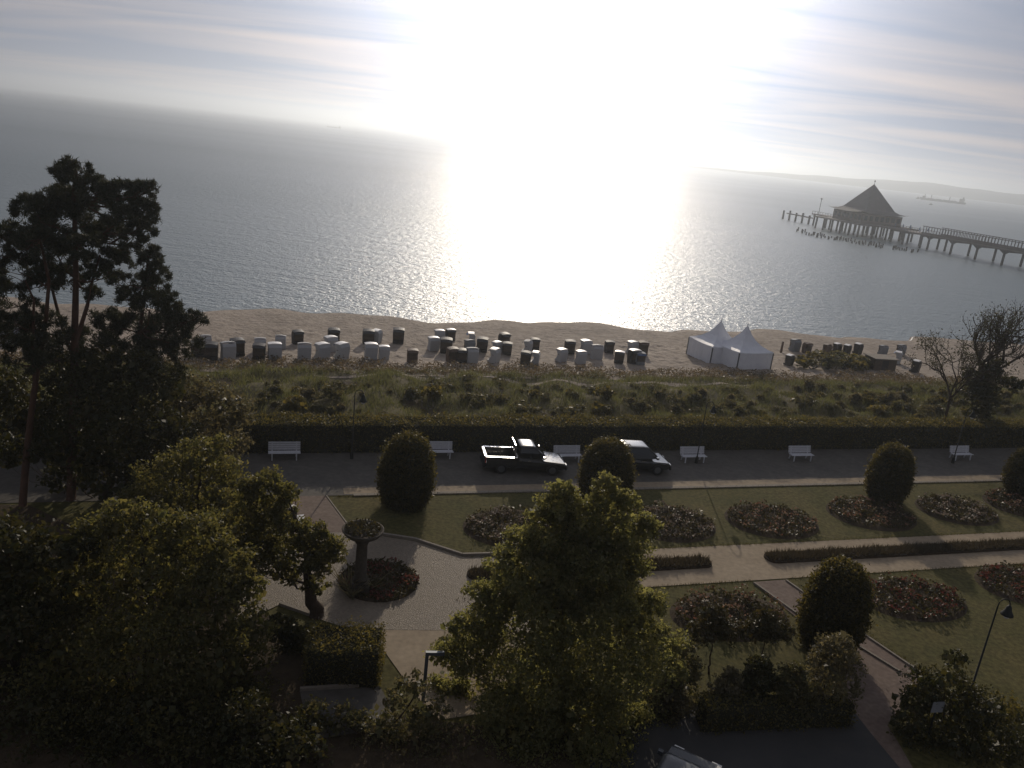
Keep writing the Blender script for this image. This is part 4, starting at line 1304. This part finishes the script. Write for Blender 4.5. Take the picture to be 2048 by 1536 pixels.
def flower_bed(name, label, c, ru, rv, seed, petal, n=1500, hgt=0.38, rz=TH, leafm='bed_leaf', rim=True, group='round flower beds'):
    rng_ = np.random.default_rng(seed)
    t = thing(name, label, 'flower bed', (c[0], c[1], 2.962), rz, group)
    vs = [(0, 0, 0.10)]
    for rr_, z in ((0.8, 0.09), (1.0, 0.0)):
        vs += [(ru * rr_ * math.cos(k * math.pi / 16), rv * rr_ * math.sin(k * math.pi / 16), z) for k in range(32)]
    fs = [(0, 1 + k, 1 + (k + 1) % 32) for k in range(32)] + [(1 + k, 33 + k, 33 + (k + 1) % 32, 1 + (k + 1) % 32) for k in range(32)]
    MB().add(vs, fs).build('soil', 'earth', t)
    q = np.sqrt(rng_.uniform(0, 1, n)) * 0.95; a = rng_.uniform(0, 2 * math.pi, n)
    lump = 0.62 + 0.38 * np.sin(q * ru * 4.1 * np.cos(a) + seed) * np.sin(q * rv * 3.7 * np.sin(a) + 2 * seed)
    C = np.stack([ru * q * np.cos(a), rv * q * np.sin(a), 0.08 + hgt * lump * rng_.uniform(0.15, 1, n)], 1)
    v_, f_ = leaves(C, 0.17, rng_, 0.6, upright=0.2)
    tag(link('bedding_plants', mesh_np('bedding_plants', v_, f_), leafm, t), kind='stuff')
    sel = np.sin(C[:, 0] * 2.3 + seed) * np.sin(C[:, 1] * 2.9 + 1.7 * seed) + rng_.normal(size=n) * 0.3 > 0.18
    m2 = int(sel.sum() * 0.75)
    C2 = C[sel][:m2].copy(); C2[:, 2] = 0.10 + hgt * lump[sel][:m2] * rng_.uniform(0.8, 1.2, m2)
    v_, f_ = leaves(C2, 0.115, rng_, 0.9)
    tag(link('blossoms', mesh_np('blossoms', v_, f_), petal, t), kind='stuff')
    return t
beds = [((1030, 1056), 2.9, 2.3, 'petal_white', 'round flower bed left of the big central tree, with white blossoms'),
        ((1338, 1047), 2.8, 2.3, 'petal_white', 'round flower bed just right of the central tree tops'),
        ((1543, 1042), 2.95, 2.3, 'petal_pink', 'round flower bed between the central tree and the third yew'),
        ((1742, 1029), 2.95, 2.3, 'petal_pink', 'round flower bed crossed by the shadow of the third yew'),
        ((1913, 1021), 2.8, 2.2, 'petal_white', 'round flower bed right of the third yew'),
        ((2046, 1010), 2.8, 2.2, 'petal_pink', 'round flower bed beside the yew at the right edge'),
        ((1824, 1199), 3.0, 2.0, 'petal_red', 'oval bed of reddish flowers on the near lawn beside the near yew'),
        ((2052, 1172), 2.9, 2.1, 'petal_red', 'oval flower bed on the near lawn at the right edge'),
        ((1460, 1232), 3.0, 2.0, 'petal_pink', 'large bed of roses on the near lawn left of the near yew')]
for k, ((x, y), ru, rv, pt, lb) in enumerate(beds):
    flower_bed('flower_bed', lb, G(x, y, 2.96), ru, rv, 100 + k, pt, 1700, 0.55 if k == 8 else 0.36)

def strip_bed(label, u0, u1, v0, v1, seed):
    rng_ = np.random.default_rng(seed)
    c = W((u0 + u1) / 2, (v0 + v1) / 2, 2.988)
    t = thing('planting_strip', label, 'flower bed', c, TH)
    hu, hv = (u1 - u0) / 2, (v1 - v0) / 2
    pts = rrect(-hu, hu, hv, hv * 0.95, 6)
    MB().prism(pts, 0.0, 0.09, 'z').build('soil', 'earth', t)
    n_ = int((u1 - u0) * 420)
    C = np.stack([rng_.uniform(-hu + 0.1, hu - 0.1, n_), rng_.uniform(-hv, hv, n_) * 0.92, np.full(n_, 0.06)], 1)
    okc = (np.abs(C[:, 0]) < hu - hv) | (((np.abs(C[:, 0]) - (hu - hv)) ** 2 + C[:, 1] ** 2) < (hv * 0.92) ** 2)
    C = C[okc]
    v1_, f1_ = blades(C, 0.27 + 0.05 * np.sin(C[:, 0] * 2.1), 0.05, rng_, 0.6)
    tag(link('lavender_tufts', mesh_np('lavender_tufts', v1_, f1_), 'lavender', t), kind='stuff')
    return t
strip_bed('short strip of brownish lavender in the path behind the central tree', 9.5, 22.7, 32.3, 33.35, 120)
strip_bed('long strip of brownish lavender down the middle of the garden path', 26.1, 75, 32.35, 33.4, 121)

# round bed on the plaza with the stone planter column
rb = G(757, 1161, Z2)
flower_bed('plaza_flower_bed', 'round bed of dark red flowers on the cobbled plaza', rb, 1.95, 1.95, 140, 'petal_red', 1500, 0.22, group=None)
cp = G(719, 1180, Z2)
col = thing('planter_column', 'tall stone column carrying a wide planted bowl on the plaza', 'planter', cp, 0.2)
MB().box(-0.42, 0.42, -0.42, 0.42, 0, 0.35).box(-0.35, 0.35, -0.35, 0.35, 0.352, 0.5).build('plinth', 'stone', col)
MB().lathe([(0.32, 0.5), (0.33, 0.62), (0.27, 0.75), (0.24, 2.3), (0.30, 2.44), (0.36, 2.55)], 18).build('shaft', 'stone', col, smooth_shade=True)
bo = MB().lathe([(0.30, 2.55), (0.45, 2.66), (0.78, 2.82), (0.90, 2.98), (0.93, 3.06), (0.86, 3.06), (0.78, 2.96)], 28).build('bowl', 'stone', col, smooth_shade=True)
rng = np.random.default_rng(150)
q = np.sqrt(rng.uniform(0, 1, 420)) * 0.80; a = rng.uniform(0, 2 * math.pi, 420)
C = np.stack([q * np.cos(a), q * np.sin(a), 3.0 + rng.uniform(0, 0.22, 420)], 1)
v, f = leaves(C, 0.15, rng, 0.6)
tag(link('bowl_plants', mesh_np('bowl_plants', v, f), 'bed_leaf', col), kind='stuff')
for k, (x, y) in enumerate([(693, 1178), (742, 1178), (704, 1196)]):
    p = G(x, y, Z2)
    rng = np.random.default_rng(160 + k)
    C = np.tile(np.array([[0, 0, 0.05]]), (34, 1)) + rng.normal(size=(34, 3)) * 0.06
    v, f = blades(C, 0.85, 0.09, rng, 1.3)
    o = link('agave_plant', mesh_np('agave_plant', v, f), 'leaf_grey', None, p)
    tag(o, ['spiky agave plant left of the planter column', 'spiky agave plant right of the planter column', 'spiky agave plant in front of the planter column'][k], 'plant')

p = G(585, 1040, Z3)
t = thing('litter_bin', 'dark litter bin with a pale lid on the brown paving', 'bin', p)
MB().lathe([(0.19, 0), (0.22, 0.05), (0.23, 0.70)], 16).build('drum', 'lamp_metal', t)
MB().lathe([(0.25, 0.70), (0.25, 0.76), (0.10, 0.82)], 16).build('lid', 'roof_plastic', t)
p = G(601, 1040, Z3)
tag(MB().box(-0.30, 0.30, -0.42, 0.42, 0.0, 0.12, top=(0.05, 0.05, 0.05, 0.05)).build('bright_patch_slab', 'white_paint', None, p), 'pale low slab standing in for a bright patch beside the litter bin', 'slab')  # low pale slab stands in for a bright patch on the paving
o = bpy.data.objects['bright_patch_slab']; o.rotation_euler = (0, 0, 0.5)

p = G(688, 1345, 2.96)
hedge('box_hedge', 'clipped rust-brown hedge block at the near edge of the plaza', -1.35, 1.35, -0.9, 0.9, 1.55, 260, 0.10, 170, origin=(p[0], p[1], 2.95), rz=0.1)
p = G(846, 1402, Z1)
t = thing('steel_post', 'dark steel post with an arm beside the central tree', 'post', p, 0.15)
MB().box(-0.06, 0.06, -0.06, 0.06, 0, 2.0).build('post', 'steel', t)
MB().box(-0.06, 0.62, -0.062, 0.062, 2.002, 2.13).build('arm', 'steel', t)
a_, b_ = G(1395, 1452, 2.96), G(1690, 1440, 2.96)
c_ = (a_ + b_) / 2
hl = np.linalg.norm(b_ - a_) / 2
hedge('street_hedge', 'low dark clipped hedge between the roses and the street', -hl, hl, -0.45, 0.45, 1.05, 200, 0.11, 171, origin=(c_[0], c_[1], 2.95), rz=math.atan2(b_[1] - a_[1], b_[0] - a_[0]))

# ------------------------------------------------------------------ trees
def pine_tree(label, base, trunk_pts, lobes, n, seed, r0=0.2, branches=()):
    rng_ = np.random.default_rng(seed)
    base = np.asarray(base, float)
    t = thing('pine_tree', label, 'tree', base, 0, 'pines on the left')
    mb = MB()
    tp = [np.asarray(p) - base for p in trunk_pts]
    rad = list(np.linspace(r0, r0 * 0.25, len(tp)))
    mb.tube(tp, rad, 8)
    for br_ in branches:
        bp_ = [np.asarray(p) - base for p in br_]
        mb.tube(bp_, list(np.linspace(r0 * 0.5, r0 * 0.15, len(bp_))), 6)
    for c, r, k in lobes:
        c = np.asarray(c) - base
        src = min(tp, key=lambda p: abs(p[2] - (c[2] - 0.15 * np.linalg.norm(c[:2] - p[:2]))) + 0.2 * np.linalg.norm(c - p))
        pts = limb(mb, src, c, r0 * 0.28, r0 * 0.10, rng_, 0.2, 4, 5)
        for q in range(5):
            limb(mb, pts[2 + q % 3], c + rnd_dirs(1, rng_)[0] * np.asarray(r) * 0.85, r0 * 0.09, 0.014, rng_, 0.2, 3, 4)
    mb.build('trunk', 'bark_pine', t, smooth_shade=True)
    o, i_ = crown_points([(np.asarray(c) - base, r, k) for c, r, k in lobes], n, rng_, 14, 0.25, 0.06)
    C = np.concatenate([o, i_])
    # each shoot is a short brush of needles that points up and out
    k = 7
    ax = rnd_dirs(len(C), rng_); ax[:, 2] = np.abs(ax[:, 2]) + 0.55
    ax /= np.linalg.norm(ax, axis=1, keepdims=True)
    CC = np.repeat(C, k, 0); AX = np.repeat(ax, k, 0)
    nn_ = len(CC)
    along = rng_.uniform(-0.12, 0.12, (nn_, 1))
    d = AX * 0.7 + rnd_dirs(nn_, rng_)
    d /= np.linalg.norm(d, axis=1, keepdims=True)
    side = np.cross(d, rnd_dirs(nn_, rng_)); side /= np.linalg.norm(side, axis=1, keepdims=True) + 1e-9
    s0 = CC + AX * along
    ln = rng_.uniform(0.13, 0.24, (nn_, 1))
    v_ = np.empty((nn_, 3, 3))
    v_[:, 0] = s0 - side * 0.022; v_[:, 1] = s0 + side * 0.022; v_[:, 2] = s0 + d * ln
    tag(link('crown', mesh_np('crown', v_.reshape(-1, 3), np.arange(nn_ * 3).reshape(nn_, 3)), 'pine', t), kind='stuff')
    return t
b1 = G(45, 1012, 2.95); Y1 = b1[1]
pine_tree('leaning pine with its slim trunk at the left edge', b1, [b1, P(54, 900, Y1), P(66, 800, Y1), P(76, 730, Y1), P(92, 640, Y1), P(98, 560, Y1), P(80, 480, Y1)],
          [LB(40, 545, Y1, 48, dY=.5), LB(10, 600, Y1, 50), LB(70, 490, Y1, 42, dY=-.5), LB(95, 560, Y1, 40, dY=1), LB(20, 500, Y1, 32), LB(30, 665, Y1, 50, dY=-1), LB(90, 655, Y1, 45, dY=.5),
           LB(60, 720, Y1, 50, dY=-.8), LB(-20, 690, Y1, 50), LB(5, 470, Y1, 22), LB(110, 700, Y1, 45, dY=1.0)], 6000, 201, 0.19,
          [[P(70, 770, Y1), P(65, 690, Y1 - .5), P(68, 600, Y1 - .8), P(50, 560, Y1 - 1)]])
b2 = G(142, 1000, 2.95); Y2 = b2[1]
pine_tree('tall pine with a dense dark crown above the beach', b2, [b2, P(146, 860, Y2), P(149, 740, Y2), P(150, 650, Y2), P(152, 560, Y2), P(150, 470, Y2), P(148, 390, Y2), P(150, 340, Y2)],
          [LB(128, 345, Y2, 24), LB(155, 350, Y2, 34), LB(180, 375, Y2, 28), LB(120, 410, Y2, 45), LB(75, 430, Y2, 42, dY=-.6), LB(60, 465, Y2, 40, dY=.5), LB(150, 440, Y2, 55, dY=.8), LB(205, 400, Y2, 38, dY=-.5), LB(235, 385, Y2, 30),
           LB(270, 390, Y2, 33, dY=.6), LB(296, 380, Y2, 20), LB(290, 425, Y2, 30), LB(245, 440, Y2, 40, dY=-.8), LB(300, 415, Y2, 16), LB(292, 458, Y2, 24, dY=.3), LB(265, 485, Y2, 26), LB(210, 480, Y2, 42, dY=.8), LB(170, 500, Y2, 45, dY=-.9),
           LB(110, 500, Y2, 50, dY=.7), LB(230, 520, Y2, 26), LB(200, 545, Y2, 28, dY=-.8), LB(130, 560, Y2, 36, dY=.6), LB(185, 590, Y2, 20)], 13500, 202, 0.24,
          [[P(150, 690, Y2), P(175, 610, Y2 - .6), P(185, 560, Y2 - .9), P(200, 510, Y2 - 1)], [P(149, 720, Y2), P(120, 640, Y2 + .8), P(100, 560, Y2 + 1), P(95, 500, Y2 + 1)]])
b3 = G(255, 960, 2.95); Y3 = b3[1]
pine_tree('shorter conical pine stepping down to the right', b3, [b3, P(262, 860, Y3), P(270, 760, Y3), P(280, 660, Y3), P(292, 570, Y3), P(297, 500, Y3)],
          [LB(298, 505, Y3, 20), LB(300, 535, Y3, 30), LB(315, 565, Y3, 34), LB(285, 570, Y3, 30, dY=.7), LB(255, 600, Y3, 30, dY=-.5), LB(335, 610, Y3, 32), LB(300, 620, Y3, 42, dY=-.8), LB(360, 645, Y3, 30), LB(388, 640, Y3, 22),
           LB(330, 665, Y3, 45, dY=.6), LB(270, 665, Y3, 45, dY=.8), LB(220, 645, Y3, 34), LB(375, 690, Y3, 32, dY=-.4), LB(320, 715, Y3, 50), LB(250, 720, Y3, 55, dY=-.8), LB(190, 690, Y3, 45, dY=.4), LB(230, 560, Y3, 22)], 9500, 203, 0.2)

def below(px, py, Y):
    q = P(px, py, Y)
    return np.array([q[0], q[1], 2.93])
Yd = 37.5
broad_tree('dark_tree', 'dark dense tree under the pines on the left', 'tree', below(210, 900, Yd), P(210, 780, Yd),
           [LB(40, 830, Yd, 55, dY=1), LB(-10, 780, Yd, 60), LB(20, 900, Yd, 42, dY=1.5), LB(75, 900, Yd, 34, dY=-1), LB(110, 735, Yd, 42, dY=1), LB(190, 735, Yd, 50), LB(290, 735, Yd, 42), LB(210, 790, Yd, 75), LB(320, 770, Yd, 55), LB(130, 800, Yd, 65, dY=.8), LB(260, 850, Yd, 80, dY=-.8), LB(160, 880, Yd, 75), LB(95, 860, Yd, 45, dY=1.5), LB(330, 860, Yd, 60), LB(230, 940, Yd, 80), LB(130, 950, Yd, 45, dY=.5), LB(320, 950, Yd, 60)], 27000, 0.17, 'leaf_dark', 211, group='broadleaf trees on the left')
Yb = 41.5
broad_tree('silvery_shrub', 'tall grey-leaved shrub in front of the left end of the hedge', 'shrub', below(430, 960, Yb), P(430, 830, Yb),
           [LB(395, 790, Yb, 50), LB(455, 810, Yb, 45), LB(485, 835, Yb, 24), LB(350, 810, Yb, 50), LB(430, 860, Yb, 60), LB(480, 890, Yb, 28), LB(350, 880, Yb, 60), LB(430, 930, Yb, 55)], 9000, 0.15, 'leaf_grey', 212, r0=0.15)
Yc = 33.5
broad_tree('rounded_tree', 'rounded tree behind the umbrella-shaped one on the left', 'tree', below(400, 1060, Yc), P(400, 940, Yc),
           [LB(395, 905, Yc, 38), LB(440, 890, Yc, 30), LB(350, 950, Yc, 60), LB(430, 960, Yc, 55), LB(300, 1000, Yc, 60), LB(390, 1030, Yc, 80), LB(470, 1010, Yc, 45), LB(450, 1080, Yc, 60), LB(340, 1080, Yc, 70)], 17000, 0.14, 'leaf', 213, inner=0.12, group='broadleaf trees on the left')
b5 = G(632, 1232, 2.95); Y5 = b5[1]
broad_tree('umbrella_tree', 'umbrella-shaped tree with a dark flaring trunk beside the plaza', 'tree', b5, P(600, 1060, Y5),
           [LB(530, 970, Y5, 40), LB(572, 985, Y5, 26), LB(490, 995, Y5, 42), LB(545, 1030, Y5, 55), LB(480, 1060, Y5, 60), LB(610, 1070, Y5, 40), LB(650, 1090, Y5, 38), LB(668, 1105, Y5, 24), LB(590, 1110, Y5, 55), LB(520, 1110, Y5, 55), LB(635, 1130, Y5, 34), LB(570, 1150, Y5, 30), LB(632, 1170, Y5, 26)],
           22000, 0.12, 'leaf', 214, inner=0.12, r0=0.34, group='broadleaf trees on the left', droop=0.0)
Y7 = 25.0
broad_tree('large_leafy_tree', 'large broad tree filling the bottom left corner', 'tree', below(300, 1250, Y7), P(290, 1080, Y7),
           [LB(255, 1035, Y7, 45), LB(205, 1070, Y7, 50), LB(320, 1050, Y7, 48), LB(395, 1080, Y7, 55), LB(450, 1125, Y7, 50), LB(490, 1180, Y7, 45), LB(510, 1250, Y7, 38), LB(490, 1320, Y7, 48), LB(400, 1200, Y7, 75, dY=-1), LB(300, 1150, Y7, 90, dY=-.5), LB(190, 1160, Y7, 80),
            LB(130, 1210, Y7, 65), LB(420, 1310, Y7, 80, dY=-1.5), LB(300, 1290, Y7, 105, dY=-2), LB(170, 1310, Y7, 100, dY=-1.5), LB(460, 1420, Y7, 85, dY=-1), LB(530, 1440, Y7, 55), LB(540, 1510, Y7, 70), LB(500, 1560, Y7, 90), LB(300, 1560, Y7, 110, dY=-3), LB(330, 1440, Y7, 100, dY=-3), LB(180, 1460, Y7, 100, dY=-3), LB(420, 1530, Y7, 90, dY=-3)],
           66000, 0.135, 'leaf', 215, r0=0.3, group='broadleaf trees on the left', inner=0.12)
Y8 = 24.0
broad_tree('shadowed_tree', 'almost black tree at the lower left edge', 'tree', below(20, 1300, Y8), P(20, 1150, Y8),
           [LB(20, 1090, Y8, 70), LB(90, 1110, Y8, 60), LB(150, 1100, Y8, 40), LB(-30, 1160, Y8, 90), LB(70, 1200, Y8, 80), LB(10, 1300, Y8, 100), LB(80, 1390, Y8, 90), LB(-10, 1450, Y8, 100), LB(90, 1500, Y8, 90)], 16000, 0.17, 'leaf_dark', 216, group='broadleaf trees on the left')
Y9 = 26.0
broad_tree('maple_tree', 'large light green maple with two leafy tops in the middle foreground', 'tree', below(1130, 1350, Y9), P(1150, 1060, Y9),
           [LB(1125, 980, Y9, 28, 1.2), LB(1118, 1015, Y9, 44, 1.2), LB(1212, 967, Y9, 26, 1.2), LB(1215, 1008, Y9, 46, 1.2), LB(1255, 1003, Y9, 32, 1.2), LB(1083, 1028, Y9, 32, 1.2), LB(1165, 1040, Y9, 52, 1.2), LB(1165, 1075, Y9, 55, 1.2), LB(1090, 1080, Y9, 60, 1.2), LB(1245, 1065, Y9, 56, 1.2), LB(1292, 1055, Y9, 32, 1.2), LB(1040, 1090, Y9, 44, 1.2), LB(1010, 1135, Y9, 48, 1.2), LB(1170, 1110, Y9, 66), LB(1120, 1120, Y9, 60), LB(1240, 1110, Y9, 55), LB(1140, 1180, Y9, 60), LB(1010, 1190, Y9, 52), LB(1215, 1180, Y9, 60), LB(1060, 1195, Y9, 58), LB(970, 1275, Y9, 48), LB(1270, 1250, Y9, 50),
            LB(1080, 1150, Y9, 66, dY=-.6), LB(1200, 1130, Y9, 66, dY=-.6), LB(1262, 1140, Y9, 40), LB(960, 1190, Y9, 36), LB(985, 1235, Y9, 55), LB(1090, 1240, Y9, 85, dY=-1), LB(1210, 1230, Y9, 80, dY=-.8), LB(1295, 1205, Y9, 40), LB(915, 1255, Y9, 36), LB(895, 1310, Y9, 40), LB(960, 1315, Y9, 65),
            LB(1080, 1340, Y9, 95, dY=-1.4), LB(1220, 1330, Y9, 95, dY=-1.2), LB(1325, 1285, Y9, 44), LB(1335, 1350, Y9, 46), LB(900, 1380, Y9, 48), LB(950, 1410, Y9, 70), LB(1040, 1440, Y9, 95, 1.5, dY=-1.8), LB(1180, 1450, Y9, 105, 1.5, dY=-1.8), LB(1280, 1430, Y9, 66, 1.5), LB(930, 1490, Y9, 85, dY=-1.5), LB(1080, 1540, Y9, 110, 1.5, dY=-2.5), LB(1220, 1540, Y9, 85, 1.5, dY=-2), LB(960, 1580, Y9, 90, dY=-2)],
           155000, 0.115, 'leaf_maple', 217, r0=0.2, inner=0.13)
Ys = 23.0
broad_tree('flowering_shrub', 'loose shrub with small leaves in front of the pavement at the bottom', 'shrub', below(740, 1480, Ys), P(740, 1440, Ys),
           [LB(630, 1430, Ys, 34), LB(690, 1440, Ys, 36), LB(760, 1450, Ys, 45), LB(825, 1370, Ys, 32), LB(790, 1400, Ys, 26), LB(850, 1430, Ys, 45), LB(590, 1480, Ys, 60), LB(660, 1500, Ys, 60), LB(740, 1510, Ys, 65), LB(830, 1500, Ys, 70), LB(900, 1520, Ys, 70),
            LB(600, 1580, Ys, 90), LB(720, 1590, Ys, 90), LB(850, 1600, Ys, 90)], 26000, 0.11, 'rose_leaf', 218, inner=0.18, r0=0.08, stems=[P(690, 1440, Ys), P(760, 1450, Ys), P(830, 1390, Ys)])
broad_tree('shade_fill_shrub', 'dark shrub added to fill the shade between the umbrella-shaped tree and the hedge block', 'shrub', below(585, 1330, 27.2), P(585, 1290, 27.2),  # dark leaf mass added to stand for deep shade over the ground
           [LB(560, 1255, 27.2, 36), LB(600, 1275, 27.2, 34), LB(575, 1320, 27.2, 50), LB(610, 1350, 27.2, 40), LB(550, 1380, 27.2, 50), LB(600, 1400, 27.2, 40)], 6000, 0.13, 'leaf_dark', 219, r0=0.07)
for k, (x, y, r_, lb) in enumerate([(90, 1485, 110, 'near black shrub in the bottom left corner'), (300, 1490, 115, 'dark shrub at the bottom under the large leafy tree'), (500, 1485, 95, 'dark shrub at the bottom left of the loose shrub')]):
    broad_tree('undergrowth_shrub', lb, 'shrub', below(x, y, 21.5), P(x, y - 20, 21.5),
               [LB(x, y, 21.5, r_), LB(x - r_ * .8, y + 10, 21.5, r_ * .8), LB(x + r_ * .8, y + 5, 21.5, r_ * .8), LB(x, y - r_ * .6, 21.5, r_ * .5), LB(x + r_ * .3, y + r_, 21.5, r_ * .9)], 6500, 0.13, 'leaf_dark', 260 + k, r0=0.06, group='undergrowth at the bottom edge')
Yr = 28.6
for k, (x, y, r_) in enumerate([(1425, 1255, 58), (1532, 1255, 50)]):
    broad_tree('standard_rose', ['standard rose with a slim trunk, the left one of two', 'standard rose with a slim trunk, the one nearer the yew'][k], 'shrub', below(x + 4, 1300, Yr), P(x, y, Yr),
               [LB(x, y, Yr, r_ * .7), LB(x - 30, y + 8, Yr, r_ * .55), LB(x + 30, y + 5, Yr, r_ * .55), LB(x, y - 22, Yr, r_ * .5)], 2600, 0.11, 'bed_leaf', 220 + k, r0=0.05, group='standard roses')
for k, (x, y, Yk, r_, lb) in enumerate([(1355, 1320, 27.0, 55, 'brownish rose bush right of the maple, under the left standard rose'), (1335, 1395, 25.8, 45, 'low bush at the foot of the maple beside the street hedge'),
                                        (1455, 1375, 26.3, 40, 'pale green rose bush above the left half of the street hedge'), (1515, 1345, 26.5, 36, 'dark upright bush in the middle of the roses'),
                                        (1585, 1365, 26.3, 42, 'rose bush with reddish leaves above the right half of the street hedge'), (1668, 1310, 26.8, 52, 'tall leafy shrub in front of the near yew')]):
    broad_tree('rose_bush', lb, 'shrub', below(x, y, Yk), P(x, y - r_ * .3, Yk),
               [LB(x, y, Yk, r_ * .8), LB(x - r_ * .5, y + r_ * .4, Yk, r_ * .6), LB(x + r_ * .5, y + r_ * .4, Yk, r_ * .6), LB(x, y + r_ * 1.0, Yk, r_ * .9), LB(x + r_ * .2, y - r_ * .5, Yk, r_ * .5)], 3800, 0.12, ['rose_leaf', 'leaf_grey', 'leaf_grey', 'leaf_dark', 'rose_leaf', 'leaf_grey'][k], 230 + k, inner=0.08, r0=0.05, group='bushes of the rose border')
Yq = 26.0
broad_tree('glossy_shrub', 'broad shrub with pale leaves at the bottom right beside the brick walk', 'shrub', below(1900, 1450, Yq), P(1890, 1380, Yq),
           [LB(1850, 1365, Yq, 40), LB(1900, 1385, Yq, 50), LB(1825, 1410, Yq, 38), LB(1955, 1415, Yq, 45), LB(1910, 1320, Yq, 22), LB(1880, 1450, Yq, 75), LB(1970, 1470, Yq, 70), LB(1830, 1470, Yq, 45), LB(1900, 1530, Yq, 80), LB(1990, 1540, Yq, 80)], 12000, 0.13, 'leaf_dark', 240, r0=0.08)
broad_tree('clipped_bush', 'small rounded bush at the foot of the near lamp in the bottom right', 'shrub', below(2020, 1440, 28.0), P(2020, 1420, 28.0),
           [LB(2010, 1425, 28.0, 36), LB(2045, 1450, 28.0, 32), LB(2020, 1470, 28.0, 50)], 3500, 0.10, 'hedge', 241, r0=0.06)
ps = P(1875, 1414, 25.4)
t = thing('small_sign', 'small grey blank sign plate standing in the shrub at bottom right', 'sign', (ps[0], ps[1], 2.93), 0.2)
MB().box(-0.025, 0.025, 0.0, 0.05, 0, ps[2] - 2.75).build('post', 'lamp_metal', t)
MB().box(-0.24, 0.24, -0.025, -0.002, ps[2] - 3.15, ps[2] - 2.70).build('plate', 'wicker_grey', t)

def twig_tree(name, label, base, height, lean, seed, r0, spread, leafn, ivy=None, depth=5):
    rng_ = np.random.default_rng(seed)
    t = thing(name, label, 'tree', base, 0)
    mb = MB(); tips = []
    def grow(p, d, L, r, lev):
        n_ = 3
        pts, rad = [p], [r]
        q = p
        for i2 in range(n_):
            d = d + rng_.normal(size=3) * 0.14 + np.array(lean) * 0.05
            d[2] += 0.03
            d = d / np.linalg.norm(d)
            q = q + d * L / n_
            pts.append(q); rad.append(r * (1 - 0.35 * (i2 + 1) / n_))
            if lev <= 2: tips.append(q)
        mb.tube(pts, rad, 6 if lev > 3 else 4, False)
        if lev == 0:
            return
        for c_ in range(3 if lev > 1 else 2):
            nd = d + rnd_dirs(1, rng_)[0] * spread
            nd[2] += 0.18
            nd /= np.linalg.norm(nd)
            grow(pts[rng_.integers(1, n_ + 1)] if c_ else q, nd, L * rng_.uniform(0.62, 0.85), r * 0.6, lev - 1)
    grow(np.zeros(3) + np.array([0, 0, -0.1]), np.array([lean[0] * 0.2, 0, 1.0]), height * 0.30, r0, depth)
    mb.build('trunk', 'bark', t)
    tp = np.array(tips)
    C = np.repeat(tp, leafn, 0) + rng_.normal(size=(len(tp) * leafn, 3)) * 0.16
    v_, f_ = leaves(C, 0.15, rng_)
    tag(link('crown', mesh_np('crown', v_, f_), 'leaf_dark', t), kind='stuff')
    if ivy:
        o_, i_ = crown_points([(np.asarray(c) - base, r, k) for c, r, k in ivy], 6000, rng_, 9, 0.35, 0.3)
        v1_, f1_ = leaves(o_, 0.2, rng_); v2_, f2_ = leaves(i_, 0.36, rng_, 0.8)
        tag(link('ivy', mesh_np('ivy', np.concatenate([v1_, v2_]), np.concatenate([f1_, f2_ + len(v1_)])), 'leaf_dark', t), kind='stuff')
    return t
bt = G(1965, 872, 3.0); bt[2] = 2.95; Yt = bt[1]
twig_tree('ivy_tree', 'sparse windswept tree with an ivy-clad trunk on the right', bt, 14.0, (0.06, 0, 0), 251, 0.32, 0.78, 1,
          [LB(1962, 835, Yt, 26), LB(1965, 800, Yt, 32), LB(1972, 765, Yt, 36), LB(1950, 780, Yt, 24), LB(1985, 735, Yt, 22), LB(1940, 750, Yt, 16), LB(2030, 770, Yt, 20), LB(1962, 860, Yt, 22)], 6)
bt2 = G(1885, 866, 3.0); bt2[2] = 2.95
twig_tree('bare_shrub_tree', 'bare twiggy small tree left of the ivy-clad tree', bt2, 11.0, (-0.3, 0, 0), 252, 0.16, 0.8, 1, None, 6)

# ------------------------------------------------------------------ air
hz_ = MB().box(-27000, 27000, -70, 26000, -4.0, 92.0).build('haze', None)
hm = bpy.data.materials.new('haze')
hm.use_nodes = True
hm.node_tree.nodes.clear()
pv = hm.node_tree.nodes.new('ShaderNodeVolumePrincipled')
pv.inputs['Color'].default_value = (0.84, 0.92, 1.0, 1)
pv.inputs['Density'].default_value = 0.00042
pv.inputs['Anisotropy'].default_value = 0.72
ho = hm.node_tree.nodes.new('ShaderNodeOutputMaterial')
hm.node_tree.links.new(pv.outputs[0], ho.inputs['Volume'])
hz_.data.materials.append(hm)
tag(hz_, 'pale morning haze over the sea and the beach', 'haze', kind='stuff')
